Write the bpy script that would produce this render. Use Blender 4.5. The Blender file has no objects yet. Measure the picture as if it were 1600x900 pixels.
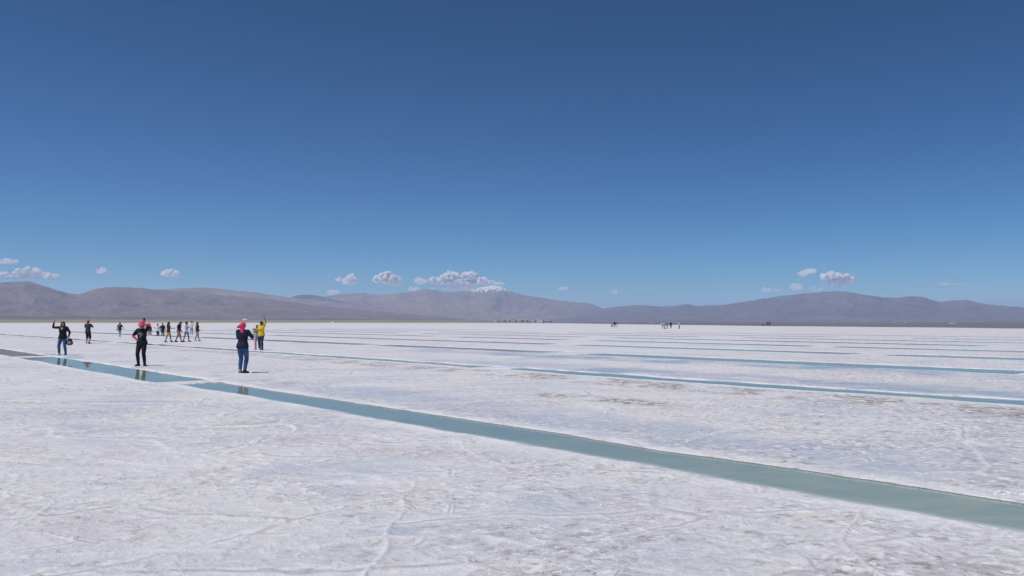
import bpy, bmesh, math, random
import numpy as np
from mathutils import Vector, Matrix, Quaternion

random.seed(7)
R = math.radians
scene = bpy.context.scene
COL = scene.collection

# ---------------------------------------------------------------- camera
F_PX, H_CAM, PITCH = 1256.0, 1.62, math.atan(53.5 / 1256.0)
cam_d = bpy.data.cameras.new('camera')
cam_d.sensor_width = 36.0
cam_d.lens = 36.0 * F_PX / 1600.0
cam_d.clip_start = 0.05
cam_d.clip_end = 200000.0
cam = bpy.data.objects.new('camera', cam_d)
COL.objects.link(cam)
cam.location = (0, 0, H_CAM)
cam.rotation_euler = (math.pi / 2 + PITCH, 0, 0)
scene.camera = cam

def gp(px, py):
    """ground point seen at a pixel of the 1600 x 900 photograph"""
    cx, cy = (px - 800) / F_PX, (450 - py) / F_PX
    d = (cx, math.cos(PITCH) - cy * math.sin(PITCH), math.sin(PITCH) + cy * math.cos(PITCH))
    s = -H_CAM / d[2]
    return d[0] * s, d[1] * s

def el(px, py):
    """azimuth (from +Y to the right) and tangent of elevation of a pixel"""
    cx, cy = (px - 800) / F_PX, (450 - py) / F_PX
    d = (cx, math.cos(PITCH) - cy * math.sin(PITCH), math.sin(PITCH) + cy * math.cos(PITCH))
    return math.atan2(d[0], d[1]), d[2] / math.hypot(d[0], d[1])

# ---------------------------------------------------------------- tagging
def tag(o, label=None, cat=None, group=None, kind=None):
    if label: o['label'] = label
    if cat: o['category'] = cat
    if group: o['group'] = group
    if kind: o['kind'] = kind
    return o

def empty(name, loc=(0, 0, 0), rz=0.0, parent=None):
    o = bpy.data.objects.new(name, None)
    o.empty_display_size = 0.2
    COL.objects.link(o)
    o.location = loc
    o.rotation_euler = (0, 0, rz)
    if parent: o.parent = parent
    return o

def mesh_obj(name, verts, faces, mat, parent=None, smooth=True):
    me = bpy.data.meshes.new(name)
    if isinstance(verts, np.ndarray):
        n = len(verts)
        me.vertices.add(n)
        me.vertices.foreach_set('co', verts.astype(np.float32).ravel())
        f = np.asarray(faces, dtype=np.int32)
        k = f.shape[1]
        me.loops.add(f.size)
        me.loops.foreach_set('vertex_index', f.ravel())
        me.polygons.add(len(f))
        me.polygons.foreach_set('loop_start', np.arange(0, f.size, k, dtype=np.int32))
        me.update(calc_edges=True)
    else:
        me.from_pydata(verts, [], faces)
        me.update()
    me.polygons.foreach_set('use_smooth', [smooth] * len(me.polygons))
    me.materials.append(mat)
    o = bpy.data.objects.new(name, me)
    COL.objects.link(o)
    if parent: o.parent = parent
    return o

# ---------------------------------------------------------------- numpy noise
def _hash(ix, iy, seed):
    h = (ix * 374761393 + iy * 668265263 + seed * 982451653) & 0xFFFFFFFF
    h = ((h ^ (h >> 13)) * 1274126177) & 0xFFFFFFFF
    h = ((h ^ (h >> 16)) * 2246822519) & 0xFFFFFFFF
    return ((h ^ (h >> 13)) & 0xFFFFFF) / float(0xFFFFFF)

def vnoise(x, y, seed=0):
    ix = np.floor(x).astype(np.int64); iy = np.floor(y).astype(np.int64)
    fx = x - ix; fy = y - iy
    fx = fx * fx * fx * (fx * (fx * 6 - 15) + 10); fy = fy * fy * fy * (fy * (fy * 6 - 15) + 10)
    a = _hash(ix, iy, seed); b = _hash(ix + 1, iy, seed)
    c = _hash(ix, iy + 1, seed); d = _hash(ix + 1, iy + 1, seed)
    return (a + (b - a) * fx) * (1 - fy) + (c + (d - c) * fx) * fy

def fbm(x, y, octaves=4, seed=0, gain=0.5, lac=2.03):
    s = np.zeros_like(x); a = 1.0; t = 0.0
    for k in range(octaves):
        s += a * (vnoise(x, y, seed + 17 * k) - 0.5); t += a
        x = x * lac + 3.1; y = y * lac + 7.7; a *= gain
    return 2 * s / t

def voronoi_edge(x, y, seed=0):
    ix = np.floor(x).astype(np.int64); iy = np.floor(y).astype(np.int64)
    f1 = np.full(x.shape, 9.0); f2 = np.full(x.shape, 9.0)
    for dx in (-1, 0, 1):
        for dy in (-1, 0, 1):
            cx = ix + dx; cy = iy + dy
            px = cx + _hash(cx, cy, seed); py = cy + _hash(cx, cy, seed + 5)
            d = np.hypot(px - x, py - y)
            f2 = np.minimum(f2, np.maximum(f1, d)); f1 = np.minimum(f1, d)
    return f2 - f1

def sstep(a, b, x):
    t = np.clip((x - a) / (b - a), 0, 1)
    return t * t * (3 - 2 * t)

# ---------------------------------------------------------------- node helper
class NT:
    def __init__(self, name):
        self.mat = bpy.data.materials.new(name)
        self.mat.use_nodes = True
        self.t = self.mat.node_tree
        self.t.nodes.clear()
        self.out = self.t.nodes.new('ShaderNodeOutputMaterial')
    def n(self, typ, ins=None, **props):
        nd = self.t.nodes.new(typ)
        for k, v in props.items(): setattr(nd, k, v)
        for k, v in (ins or {}).items():
            if isinstance(v, bpy.types.NodeSocket): self.t.links.new(v, nd.inputs[k])
            else: nd.inputs[k].default_value = v
        return nd
    def math(self, op, a, b=0.0, c=0.0, clamp=False):
        return self.n('ShaderNodeMath', {0: a, 1: b, 2: c}, operation=op, use_clamp=clamp).outputs[0]
    def mixc(self, f, a, b, mode='MIX'):
        nd = self.t.nodes.new('ShaderNodeMix'); nd.data_type = 'RGBA'; nd.blend_type = mode
        for s, v in ((nd.inputs[0], f), (nd.inputs[6], a), (nd.inputs[7], b)):
            if isinstance(v, bpy.types.NodeSocket): self.t.links.new(v, s)
            else: s.default_value = v if not isinstance(v, tuple) or len(v) == 4 else (*v, 1)
        return nd.outputs[2]
    def noise(self, vec, scale, detail=4, rough=0.55, dist=0.0):
        return self.n('ShaderNodeTexNoise', {'Vector': vec, 'Scale': scale, 'Detail': detail, 'Roughness': rough, 'Distortion': dist}).outputs['Fac']
    def ramp(self, fac, lo, hi, a=0.0, b=1.0, smooth=True):
        return self.n('ShaderNodeMapRange', {'Value': fac, 'From Min': lo, 'From Max': hi, 'To Min': a, 'To Max': b},
                      interpolation_type='SMOOTHSTEP' if smooth else 'LINEAR').outputs[0]
    def pos(self):
        return self.n('ShaderNodeNewGeometry').outputs['Position']
    def scale(self, vec, s, rot=0.0):
        return self.n('ShaderNodeMapping', {'Vector': vec, 'Scale': s, 'Rotation': (0, 0, rot)}).outputs[0]
    def dot(self, vec, v):
        return self.n('ShaderNodeVectorMath', {0: vec, 1: v}, operation='DOT_PRODUCT').outputs['Value']
    def bump(self, h, strength, dist):
        return self.n('ShaderNodeBump', {'Height': h, 'Strength': strength, 'Distance': dist}).outputs[0]
    def surface(self, **kw):
        ins = {}
        for k, v in kw.items(): ins[k.replace('_', ' ')] = v
        p = self.n('ShaderNodeBsdfPrincipled', ins)
        self.t.links.new(p.outputs[0], self.out.inputs['Surface'])
        return p

# ---------------------------------------------------------------- light and sky
SUN_EL = R(66)
SUN_AZ = R(-120)             # from +Y clockwise: the sun stands to the left, a little behind the camera
sd = Vector((math.sin(SUN_AZ) * math.cos(SUN_EL), math.cos(SUN_AZ) * math.cos(SUN_EL), math.sin(SUN_EL)))
sun_d = bpy.data.lights.new('sun', 'SUN')
sun_d.energy = 3.1
sun_d.angle = R(0.53)
sun_d.color = (1.0, 0.965, 0.92)
sun = bpy.data.objects.new('sun', sun_d)
COL.objects.link(sun)
sun.rotation_euler = sd.to_track_quat('Z', 'Y').to_euler()
sun.location = (-30, -10, 60)

world = bpy.data.worlds.new('World')
scene.world = world
world.use_nodes = True
wt = world.node_tree
wt.nodes.clear()
wo = wt.nodes.new('ShaderNodeOutputWorld')
bg = wt.nodes.new('ShaderNodeBackground')
sky = wt.nodes.new('ShaderNodeTexSky')
sky.sky_type = 'NISHITA'
sky.sun_disc = False
sky.sun_elevation = SUN_EL
sky.sun_rotation = SUN_AZ
sky.altitude = 3400
sky.air_density = 1.0
sky.dust_density = 0.25
sky.ozone_density = 4.0
bg.inputs['Strength'].default_value = 0.072
hs_ = wt.nodes.new('ShaderNodeHueSaturation')            # deep, saturated high-altitude sky
hs_.inputs['Saturation'].default_value = 1.19
hs_.inputs['Hue'].default_value = 0.487
wt.links.new(sky.outputs[0], hs_.inputs['Color'])
def vmul(sock, f):
    n_ = wt.nodes.new('ShaderNodeVectorMath'); n_.operation = 'SCALE'
    n_.inputs['Scale'].default_value = f
    wt.links.new(sock, n_.inputs[0]); return n_.outputs[0]
gm_ = wt.nodes.new('ShaderNodeGamma'); gm_.inputs['Gamma'].default_value = 1.5
wt.links.new(vmul(hs_.outputs[0], 0.072 / 0.42), gm_.inputs['Color'])
wt.links.new(vmul(gm_.outputs[0], 0.42 / 0.072), bg.inputs[0])
wt.links.new(bg.outputs[0], wo.inputs[0])

vs = scene.view_settings
vs.view_transform = 'Standard'
vs.look = 'None'
vs.exposure = 0.1
vs.gamma = 1.0
vs.use_curve_mapping = False
scene.render.engine = 'CYCLES'
cy = scene.cycles
cy.use_denoising = True
cy.denoiser = 'OPENIMAGEDENOISE'
cy.denoising_input_passes = 'RGB_ALBEDO_NORMAL'
cy.denoising_prefilter = 'ACCURATE'
cy.max_bounces = 26
cy.diffuse_bounces = 3
cy.glossy_bounces = 3
cy.transmission_bounces = 4
cy.volume_bounces = 24
cy.use_adaptive_sampling = False

# ---------------------------------------------------------------- salt flat with cut pools
UT = np.array([0.65053, -0.75948])       # along the rows of pools
UN = np.array([0.75948, 0.65053])        # across the rows
# n centre at t = -30, slope of n with t, half width, [(t0, t1), ...]
POOLS = [
    (7.66, 0.0, 0.54, [(-21.9, 9.0)], 0.0),
    (7.62, 0.0, 0.80, [(-43.3, -22.75), (-66.0, -44.2)], 0.0),
    (18.45, 0.0, 0.58, [(-150.0, -73.5), (-71.5, -22.8), (-21.6, 10.0)], 0.10),
    (30.0, -0.018, 1.25, [(-160.0, -91.0), (-89.0, -51.3), (-49.9, -31.4), (-29.0, -8.9)], 0.08),
    (40.9, -0.03, 1.35, [(-170.0, -100.0), (-97.0, -43.3), (-41.0, -19.9), (-18.3, 12.0)], 0.0),
    (51.4, -0.06, 1.45, [(-180.0, -77.0), (-72.5, -53.6), (-50.0, -28.2), (-26.7, 12.0)], 0.0),
    (61.9, -0.07, 1.5, [(-190.0, -104.0), (-98.0, -62.0), (-58.0, -21.0), (-17.0, 14.0)], 0.0),
    (72.8, -0.08, 1.6, [(-180.0, -120.0), (-112.0, -55.0), (-49.0, -9.0), (-4.0, 14.0)], 0.0),
    (84.0, -0.08, 1.6, [(-190.0, -96.0), (-90.0, -44.0), (-36.0, 10.0)], 0.0),
    (98.0, -0.08, 1.6, [(-190.0, -130.0), (-88.0, -30.0), (-22.0, 10.0)], 0.0),
]

def edge_px(px):
    xs = [-1500, -300, 0, 400, 700, 800, 870, 950, 1000, 1100, 1195, 1400, 1600, 1900, 3000]
    ys = [1800, 2200, 2500, 2700, 2100, 1700, 1400, 760, 590, 450, 372, 300, 252, 230, 220]
    return np.interp(px, xs, np.log(ys))

def cut(D, far, spacing):
    w = np.clip(spacing * 1.2, np.where(far > 0.5, 0.05, 0.48), 0.9)
    return 0.30 * sstep(0, 1, np.clip(D / w, 0, 1))

def pool_depth(X, Y):
    """signed distance inside the nearest pool (positive = inside)"""
    t = X * UT[0] + Y * UT[1]; n = X * UN[0] + Y * UN[1]
    best = np.full(X.shape, -99.0); far = np.zeros(X.shape)
    for i, (nc, sl, hw, segs, wob) in enumerate(POOLS):
        c = nc + sl * (t + 30)
        side = np.sign(n - c)
        w = hw + 0.10 * fbm(t * 0.45, side * 5.0 + i * 9.0, 3, 3) + 0.035 * fbm(t * 2.6, side * 7.0 + i * 3.0, 3, 8)
        if wob:
            w = w + wob * 3.0 * fbm(t * 0.35, side * 2.0 + i, 3, 21)
        dn = w - np.abs(n - c)
        for (a, b) in segs:
            ew = 0.10 * fbm(n * 1.7 + a, n * 0.0, 3, 31)
            d = np.minimum(dn, np.minimum(t - a, b - t) + ew)
            far = np.where(d > best, (n > c) * 1.0, far)
            best = np.maximum(best, d)
    return best, far

angs = np.concatenate([np.arange(-180, -42, 4.0), np.arange(-42, 42.001, 0.13), np.arange(46, 180, 4.0)])
rr = [0.0001, 0.8, 1.6, 2.2, 2.6]
r = 3.0
while r < 60: rr.append(r); r *= 1.0036
while r < 420: rr.append(r); r *= 1.0052
while r < 19000: rr.append(r); r *= 1.07
rr = np.array(rr)
na, nr = len(angs), len(rr)
AA, RR = np.meshgrid(np.radians(angs), rr)
GX, GY = RR * np.sin(AA), RR * np.cos(AA)
x, y = GX.ravel(), GY.ravel()
rad = RR.ravel()
spacing = rad * 0.004
near = rad < 420
D = np.full(x.shape, -99.0)
FAR = np.zeros_like(x)
D[near], FAR[near] = pool_depth(x[near], y[near])
fade = 1 - sstep(14, 60, rad)
Z = np.zeros_like(x)
m = rad < 130
xm, ym = x[m], y[m]
wx = xm + 0.7 * fbm(xm * 0.45, ym * 0.45, 3, 41, 0.4); wy = ym + 0.7 * fbm(xm * 0.45, ym * 0.45, 3, 47, 0.4)
e1 = voronoi_edge(wx * 0.33, wy * 0.33, 3)
amp = sstep(-0.25, 0.45, fbm(xm * 0.31, ym * 0.31, 3, 77))
ridge = np.exp(-(e1 / 0.013) ** 2) * (0.7 + 0.3 * amp)
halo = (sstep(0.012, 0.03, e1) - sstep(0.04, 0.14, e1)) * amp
e2 = voronoi_edge(wx * 1.1 + 4, wy * 1.1, 12)
ridge2 = np.exp(-(e2 / 0.045) ** 2) * sstep(0.0, 0.5, fbm(xm * 0.5, ym * 0.5, 3, 87))
micro = fbm(xm * 2.8, ym * 3.4, 5, 55, 0.6)
fl = fbm(xm * 7.5 + 0.8 * micro, ym * 8.5, 4, 65, 0.6)
flake = sstep(0.05, 0.5, fl)
big = fbm(xm * 0.25, ym * 0.25, 3, 91)
rough_zone = 0.35 + 0.65 * sstep(-0.2, 0.4, fbm(xm * 0.2 + 9, ym * 0.2, 3, 93))
Z[m] = fade[m] * (0.022 * ridge + 0.009 * ridge2 + rough_zone * (0.007 * micro + 0.016 * flake) + 0.012 * big)
# crust rim and cut
rim = np.exp(-((D + 0.07) / 0.07) ** 2)
Z *= 1 - 0.75 * sstep(-0.35, -0.03, D)
Z += 0.003 * rim * (D > -1) * (1 - sstep(40, 90, rad))
Z = np.maximum(Z, -0.008)
Z = np.where(D > 0, Z * (1 - sstep(0, 0.2, D)) - cut(D, FAR, spacing), Z)
V = np.stack([x, y, Z], 1)
idx = np.arange(na * nr).reshape(nr, na)
a0 = idx[:-1, :]; b0 = np.roll(a0, -1, axis=1); d0 = idx[1:, :]; c0 = np.roll(d0, -1, axis=1)
Fq = np.stack([a0.ravel(), b0.ravel(), c0.ravel(), d0.ravel()], 1)[:, ::-1]

m_ = NT('salt_crust')
P = m_.pos()
nn = m_.dot(P, (UN[0], UN[1], 0)); tt = m_.dot(P, (UT[0], UT[1], 0))
blot = m_.noise(P, 0.22, 5, 0.55, 0.6)
blot2 = m_.noise(m_.scale(P, (0.6, 1.2, 1)), 0.9, 6, 0.62, 0.8)
fleck = m_.noise(m_.scale(P, (0.9, 1.0, 1), 0.5), 7.5, 7, 0.66, 0.5)
fine = m_.noise(P, 34.0, 5, 0.65)
pit = m_.noise(m_.scale(P, (0.8, 1.2, 1), -0.5), 14.0, 5, 0.7, 0.7)
# damp, bluish salt: soft patches, plus strips along the far banks of the pools
strip = m_.math('MULTIPLY', m_.ramp(nn, 8.1, 8.7), m_.ramp(nn, 11.6, 9.2))
strip = m_.math('MULTIPLY', strip, m_.math('MULTIPLY', m_.ramp(tt, -26, -16), m_.ramp(tt, 3, -6)))
strip2 = m_.math('MULTIPLY', m_.ramp(nn, 18.6, 19.3), m_.ramp(nn, 23.0, 20.0))
strip2 = m_.math('MULTIPLY', strip2, m_.ramp(tt, -40, -15))
strip3 = m_.math('MULTIPLY', m_.ramp(nn, 24.5, 26.0), m_.ramp(nn, 28.9, 28.0))
strip3 = m_.math('MULTIPLY', strip3, m_.ramp(tt, -48, -30))
strip = m_.math('ADD', strip, m_.math('ADD', m_.math('MULTIPLY', strip2, 0.9), m_.math('MULTIPLY', strip3, 0.8)))
dampv = m_.math('ADD', m_.math('MULTIPLY', blot, 0.55), m_.math('MULTIPLY', blot2, 0.45))
dampv = m_.math('ADD', dampv, m_.math('MULTIPLY', strip, 0.15))
damp = m_.ramp(dampv, 0.47, 0.66)
crest = m_.n('ShaderNodeAttribute', attribute_name='crest').outputs['Fac']
bank = m_.n('ShaderNodeAttribute', attribute_name='bank').outputs['Fac']
ridge_shade = m_.n('ShaderNodeAttribute', attribute_name='ridge_shade').outputs['Fac']
tint = m_.noise(m_.scale(P, (0.8, 1.3, 1), 0.3), 0.75, 5, 0.6, 0.7)
col = m_.mixc(damp, (0.71, 0.70, 0.71), (0.52, 0.555, 0.65))
col = m_.mixc(m_.ramp(tint, 0.53, 0.70, 0.0, 0.65), col, (0.77, 0.74, 0.68))       # cream
col = m_.mixc(m_.ramp(tint, 0.47, 0.32, 0.0, 0.7), col, (0.64, 0.585, 0.615))      # dusty rose
gritw = m_.ramp(m_.dot(P, (1, -0.35, 0)), -7.0, 2.5, 0.6, 1.0)   # the crust is rougher and dirtier towards the right
grit = m_.ramp(m_.noise(m_.scale(P, (0.8, 1.2, 1), 0.5), 0.62, 5, 0.62, 0.8), 0.40, 0.60, 0.12, 1.0)
grit = m_.math('ADD', m_.math('MULTIPLY', grit, gritw), m_.math('MULTIPLY', m_.ramp(m_.dot(P, (1, -0.35, 0)), -5.0, 2.0), 0.30), clamp=True)
# small flakes of crust, each a little lighter or darker than the next
wv = m_.n('ShaderNodeTexNoise', {'Vector': P, 'Scale': 5.0, 'Detail': 4.0, 'Roughness': 0.6}).outputs['Color']
wv = m_.n('ShaderNodeVectorMath', {0: wv, 1: (0.22, 0.22, 0.0)}, operation='MULTIPLY').outputs[0]
wp_ = m_.n('ShaderNodeVectorMath', {0: m_.scale(P, (0.9, 1.05, 1), 0.6), 1: wv}, operation='ADD').outputs[0]
vor = m_.n('ShaderNodeTexVoronoi', {'Vector': wp_, 'Scale': 9.0}, voronoi_dimensions='2D', feature='F1')
cell = m_.n('ShaderNodeSeparateColor', {0: vor.outputs['Color']}).outputs[0]
vor2 = m_.n('ShaderNodeTexVoronoi', {'Vector': wp_, 'Scale': 21.0}, voronoi_dimensions='2D', feature='F1')
cell2 = m_.n('ShaderNodeSeparateColor', {0: vor2.outputs['Color']}).outputs[0]
col = m_.mixc(m_.math('MULTIPLY', m_.ramp(cell, 0.40, 0.0, 0.0, 0.40), grit), col, (0.47, 0.44, 0.46))
col = m_.mixc(m_.math('MULTIPLY', m_.ramp(cell2, 0.35, 0.0, 0.0, 0.55), grit), col, (0.42, 0.39, 0.405))
col = m_.mixc(m_.math('MULTIPLY', m_.ramp(fleck, 0.445, 0.375), m_.math('MULTIPLY', grit, 0.9)), col, (0.33, 0.295, 0.305))
col = m_.mixc(m_.math('MULTIPLY', m_.ramp(pit, 0.41, 0.34), m_.math('MULTIPLY', grit, 0.85)), col, (0.22, 0.19, 0.195))
dirt = m_.noise(m_.scale(P, (0.9, 1.2, 1), 0.5), 1.9, 6, 0.68, 0.9)
col = m_.mixc(m_.math('MULTIPLY', m_.ramp(dirt, 0.53, 0.66), m_.math('MULTIPLY', grit, 0.6)), col, (0.46, 0.42, 0.435))
col = m_.mixc(m_.math('MULTIPLY', m_.ramp(fleck, 0.545, 0.62, 0.0, 0.85), m_.math('ADD', m_.math('MULTIPLY', grit, 0.8), 0.2)), col, (0.90, 0.89, 0.895))
col = m_.mixc(m_.math('MULTIPLY', m_.ramp(cell2, 0.84, 1.0, 0.0, 0.8), grit), col, (0.90, 0.89, 0.90))
col = m_.mixc(m_.math('MULTIPLY', ridge_shade, m_.ramp(fleck, 0.60, 0.42, 0.1, 0.75)), col, (0.45, 0.43, 0.45))  # shade beside the salt ridges, painted into the crust colour
# long hairline cracks between plates of crust, dark gap and pale lifted lip
wv2 = m_.n('ShaderNodeTexNoise', {'Vector': P, 'Scale': 0.7, 'Detail': 4.0, 'Roughness': 0.5}).outputs['Color']
wv2 = m_.n('ShaderNodeVectorMath', {0: wv2, 1: (0.75, 0.75, 0.0)}, operation='MULTIPLY').outputs[0]
wq_ = m_.n('ShaderNodeVectorMath', {0: P, 1: wv2}, operation='ADD').outputs[0]
lips = None
for (rot_, sc_, s_, lo, hi) in ((-0.55, (0.40, 1.0, 1), 0.75, 0.42, 0.54), (0.35, (0.6, 1.0, 1), 1.3, 0.50, 0.60), (-0.25, (0.5, 1.0, 1), 2.6, 0.52, 0.62)):
    ed = m_.n('ShaderNodeTexVoronoi', {'Vector': m_.scale(m_.scale(wq_, (1, 1, 1), rot_), sc_), 'Scale': s_}, voronoi_dimensions='2D', feature='DISTANCE_TO_EDGE').outputs['Distance']
    brk = m_.ramp(m_.noise(m_.scale(P, (1, 1, 1), rot_), 0.8, 4, 0.6), lo, hi)
    lip = m_.math('MULTIPLY', m_.ramp(ed, 0.075, 0.03), brk)
    col = m_.mixc(m_.math('MULTIPLY', lip, 0.4), col, (0.86, 0.85, 0.865))
    col = m_.mixc(m_.math('MULTIPLY', m_.math('MULTIPLY', m_.ramp(ed, 0.022, 0.006), brk), 0.55), col, (0.40, 0.375, 0.39))
    lips = lip if lips is None else m_.math('ADD', lips, lip)
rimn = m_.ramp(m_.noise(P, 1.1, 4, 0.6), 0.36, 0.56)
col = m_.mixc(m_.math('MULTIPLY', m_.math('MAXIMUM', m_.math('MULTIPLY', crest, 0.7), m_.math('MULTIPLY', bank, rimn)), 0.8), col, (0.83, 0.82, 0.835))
strip4 = m_.math('MULTIPLY', m_.math('MULTIPLY', m_.ramp(nn, 8.3, 8.6), m_.ramp(nn, 10.6, 9.2)), m_.math('MULTIPLY', m_.ramp(tt, -60, -45), m_.ramp(tt, -14, -20)))
film = m_.math('MULTIPLY', m_.math('MAXIMUM', strip4, m_.math('MAXIMUM', strip2, strip3)), m_.ramp(m_.noise(m_.scale(P, (1, 1, 1), 0.86), 0.30, 4, 0.6, 0.4), 0.47, 0.60), clamp=True)
col = m_.mixc(m_.math('MULTIPLY', film, 0.75), col, (0.46, 0.51, 0.56))
# brown earthy crumbs in front of the second row
bz = m_.math('MULTIPLY', m_.ramp(nn, 15.0, 15.9), m_.ramp(nn, 17.5, 16.9))
bz2 = m_.math('MULTIPLY', m_.math('MULTIPLY', m_.ramp(nn, 11.7, 12.2), m_.ramp(nn, 13.2, 12.7)), m_.math('MULTIPLY', m_.ramp(tt, -15, -13), m_.ramp(tt, -9, -10.5)))
bz = m_.math('MAXIMUM', bz, bz2)
bz = m_.math('MULTIPLY', bz, m_.ramp(tt, -60, -24, 0.45, 1.0))
bn = m_.noise(m_.scale(P, (1.0, 1.0, 1)), 0.55, 3, 0.6, 0.3)
bm_ = m_.noise(P, 5.0, 5, 0.75)
brown = m_.math('MULTIPLY', m_.math('MULTIPLY', bz, m_.ramp(bn, 0.43, 0.54)), m_.ramp(bm_, 0.45, 0.54))
col = m_.mixc(m_.math('MULTIPLY', brown, 0.8), col, (0.23, 0.17, 0.14))
# bottom of the pools: grey-green brine stain below the water line; far bank dark under its rim
pz = m_.n('ShaderNodeSeparateXYZ', {0: P}).outputs[2]
below_rim = m_.ramp(pz, -0.001, -0.007)
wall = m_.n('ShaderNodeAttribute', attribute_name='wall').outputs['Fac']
col = m_.mixc(m_.math('MULTIPLY', m_.ramp(pz, -0.012, -0.03), 0.8), col, (0.52, 0.56, 0.53))
col = m_.mixc(m_.math('MULTIPLY', m_.math('MULTIPLY', below_rim, wall), 0.85), col, (0.12, 0.15, 0.165))
hgt = m_.math('ADD', m_.math('ADD', m_.math('ADD', m_.math('MULTIPLY', fleck, m_.math('ADD', m_.math('MULTIPLY', grit, 0.8), 0.2)), m_.math('MULTIPLY', lips, 0.28)), m_.math('MULTIPLY', cell, 0.25)), m_.math('ADD', m_.math('MULTIPLY', fine, 0.35), m_.math('MULTIPLY', pit, 0.5)))
hgt = m_.math('MULTIPLY', hgt, m_.math('SUBTRACT', 1.0, m_.math('MULTIPLY', film, 0.85)))
nrm = m_.bump(hgt, 0.9, 0.04)
rgh = m_.math('SUBTRACT', m_.math('SUBTRACT', 0.78, m_.math('MULTIPLY', damp, 0.22)), m_.math('MULTIPLY', film, 0.42))
m_.surface(Base_Color=col, Roughness=rgh, Normal=nrm, Specular_IOR_Level=0.35)
MAT_SALT = m_.mat
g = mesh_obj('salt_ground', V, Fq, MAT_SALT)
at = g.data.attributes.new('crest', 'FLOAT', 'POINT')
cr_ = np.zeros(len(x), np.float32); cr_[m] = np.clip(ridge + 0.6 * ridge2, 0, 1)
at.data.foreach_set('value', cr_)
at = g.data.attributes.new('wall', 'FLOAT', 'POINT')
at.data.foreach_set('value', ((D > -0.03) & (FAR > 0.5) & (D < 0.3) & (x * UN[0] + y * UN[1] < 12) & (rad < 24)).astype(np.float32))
at = g.data.attributes.new('ridge_shade', 'FLOAT', 'POINT')
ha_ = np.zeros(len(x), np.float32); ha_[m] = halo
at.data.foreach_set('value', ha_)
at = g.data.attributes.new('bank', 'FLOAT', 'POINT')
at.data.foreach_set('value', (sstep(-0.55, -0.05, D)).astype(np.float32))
tag(g, kind='structure')
g['label'] = 'white salt crust ground with pools cut into it'
del V, Fq, D, Z

# water of the pools: milky brine, clear only where it is shallow
m_ = NT('brine')
P = m_.pos()
wn = m_.noise(P, 0.35, 4, 0.6, 0.4)
wt_ = m_.dot(P, (UT[0], UT[1], 0))
wcol = m_.mixc(m_.ramp(wn, 0.35, 0.65), (0.255, 0.335, 0.295), (0.30, 0.38, 0.32))
cloudy = m_.noise(m_.scale(P, (1.0, 2.2, 1), 0.86), 0.8, 5, 0.6, 0.8)
wcol = m_.mixc(m_.math('MULTIPLY', m_.ramp(wt_, -11.0, -2.0), m_.ramp(cloudy, 0.38, 0.62, 0.15, 1.0)), wcol, (0.37, 0.43, 0.345))
dep = m_.n('ShaderNodeAttribute', attribute_name='depth').outputs['Fac']
wcol = m_.mixc(m_.ramp(dep, 0.11, 0.0, 0.0, 0.85), wcol, (0.60, 0.64, 0.62))        # the white bed shows through where it is shallow
wb = m_.bump(m_.noise(m_.scale(P, (1, 1.6, 1)), 3.0, 3, 0.5), 0.06, 0.01)
dif = m_.n('ShaderNodeBsdfDiffuse', {'Color': wcol}).outputs[0]
glo = m_.n('ShaderNodeBsdfGlossy', {'Roughness': 0.03, 'Normal': wb}).outputs[0]
fre = m_.n('ShaderNodeFresnel', {'IOR': 1.32, 'Normal': wb}).outputs[0]
mix2 = m_.n('ShaderNodeMixShader', {0: fre, 1: dif, 2: glo})
m_.t.links.new(mix2.outputs[0], m_.out.inputs['Surface'])
MAT_WATER = m_.mat
for (nc, sl, hw, segs, wob) in POOLS:
    wz = -0.016 if abs(nc) < 25 else -0.013
    for (a, b) in segs:
        e = 0.22
        nt_ = int(min(600, (b - a) / 0.10)); nn_ = 26
        T_, S_ = np.meshgrid(np.linspace(a - e, b + e, nt_), np.linspace(-1, 1, nn_), indexing='ij')
        N_ = nc + sl * (T_ + 30) + S_ * (hw + 0.3 + wob)
        qx = (UT[0] * T_ + UN[0] * N_).ravel(); qy = (UT[1] * T_ + UN[1] * N_).ravel()
        dd, ff = pool_depth(qx, qy)
        dpt = np.clip(cut(np.maximum(dd, 0), ff, np.hypot(qx, qy) * 0.004) + wz, 0, 1)
        ii = np.arange(nt_ * nn_).reshape(nt_, nn_)
        fq = np.stack([ii[:-1, :-1].ravel(), ii[1:, :-1].ravel(), ii[1:, 1:].ravel(), ii[:-1, 1:].ravel()], 1)
        o = mesh_obj('pool_water', np.stack([qx, qy, np.full_like(qx, wz)], 1), fq, MAT_WATER)
        at = o.data.attributes.new('depth', 'FLOAT', 'POINT'); at.data.foreach_set('value', dpt.astype(np.float32))
        tag(o, kind='structure')

# ---------------------------------------------------------------- shore plain and mountains
def px_of(az): return 800 + F_PX * np.tan(az) / 1.0

def soil_material(name, cols, scale, strata=0.0):
    k = NT(name)
    P = k.pos()
    a = k.noise(k.scale(P, (1, 1, 2.0)), scale, 7, 0.62, 0.5)
    b = k.noise(k.scale(P, (1, 1, 3.0)), scale * 5.3, 6, 0.65)
    c = k.mixc(k.ramp(a, 0.36, 0.64), cols[0], cols[1])
    c = k.mixc(k.ramp(b, 0.42, 0.66, 0, 0.8), c, cols[2])
    k.surface(Base_Color=c, Roughness=0.95, Specular_IOR_Level=0.1)
    return k.mat

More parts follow.
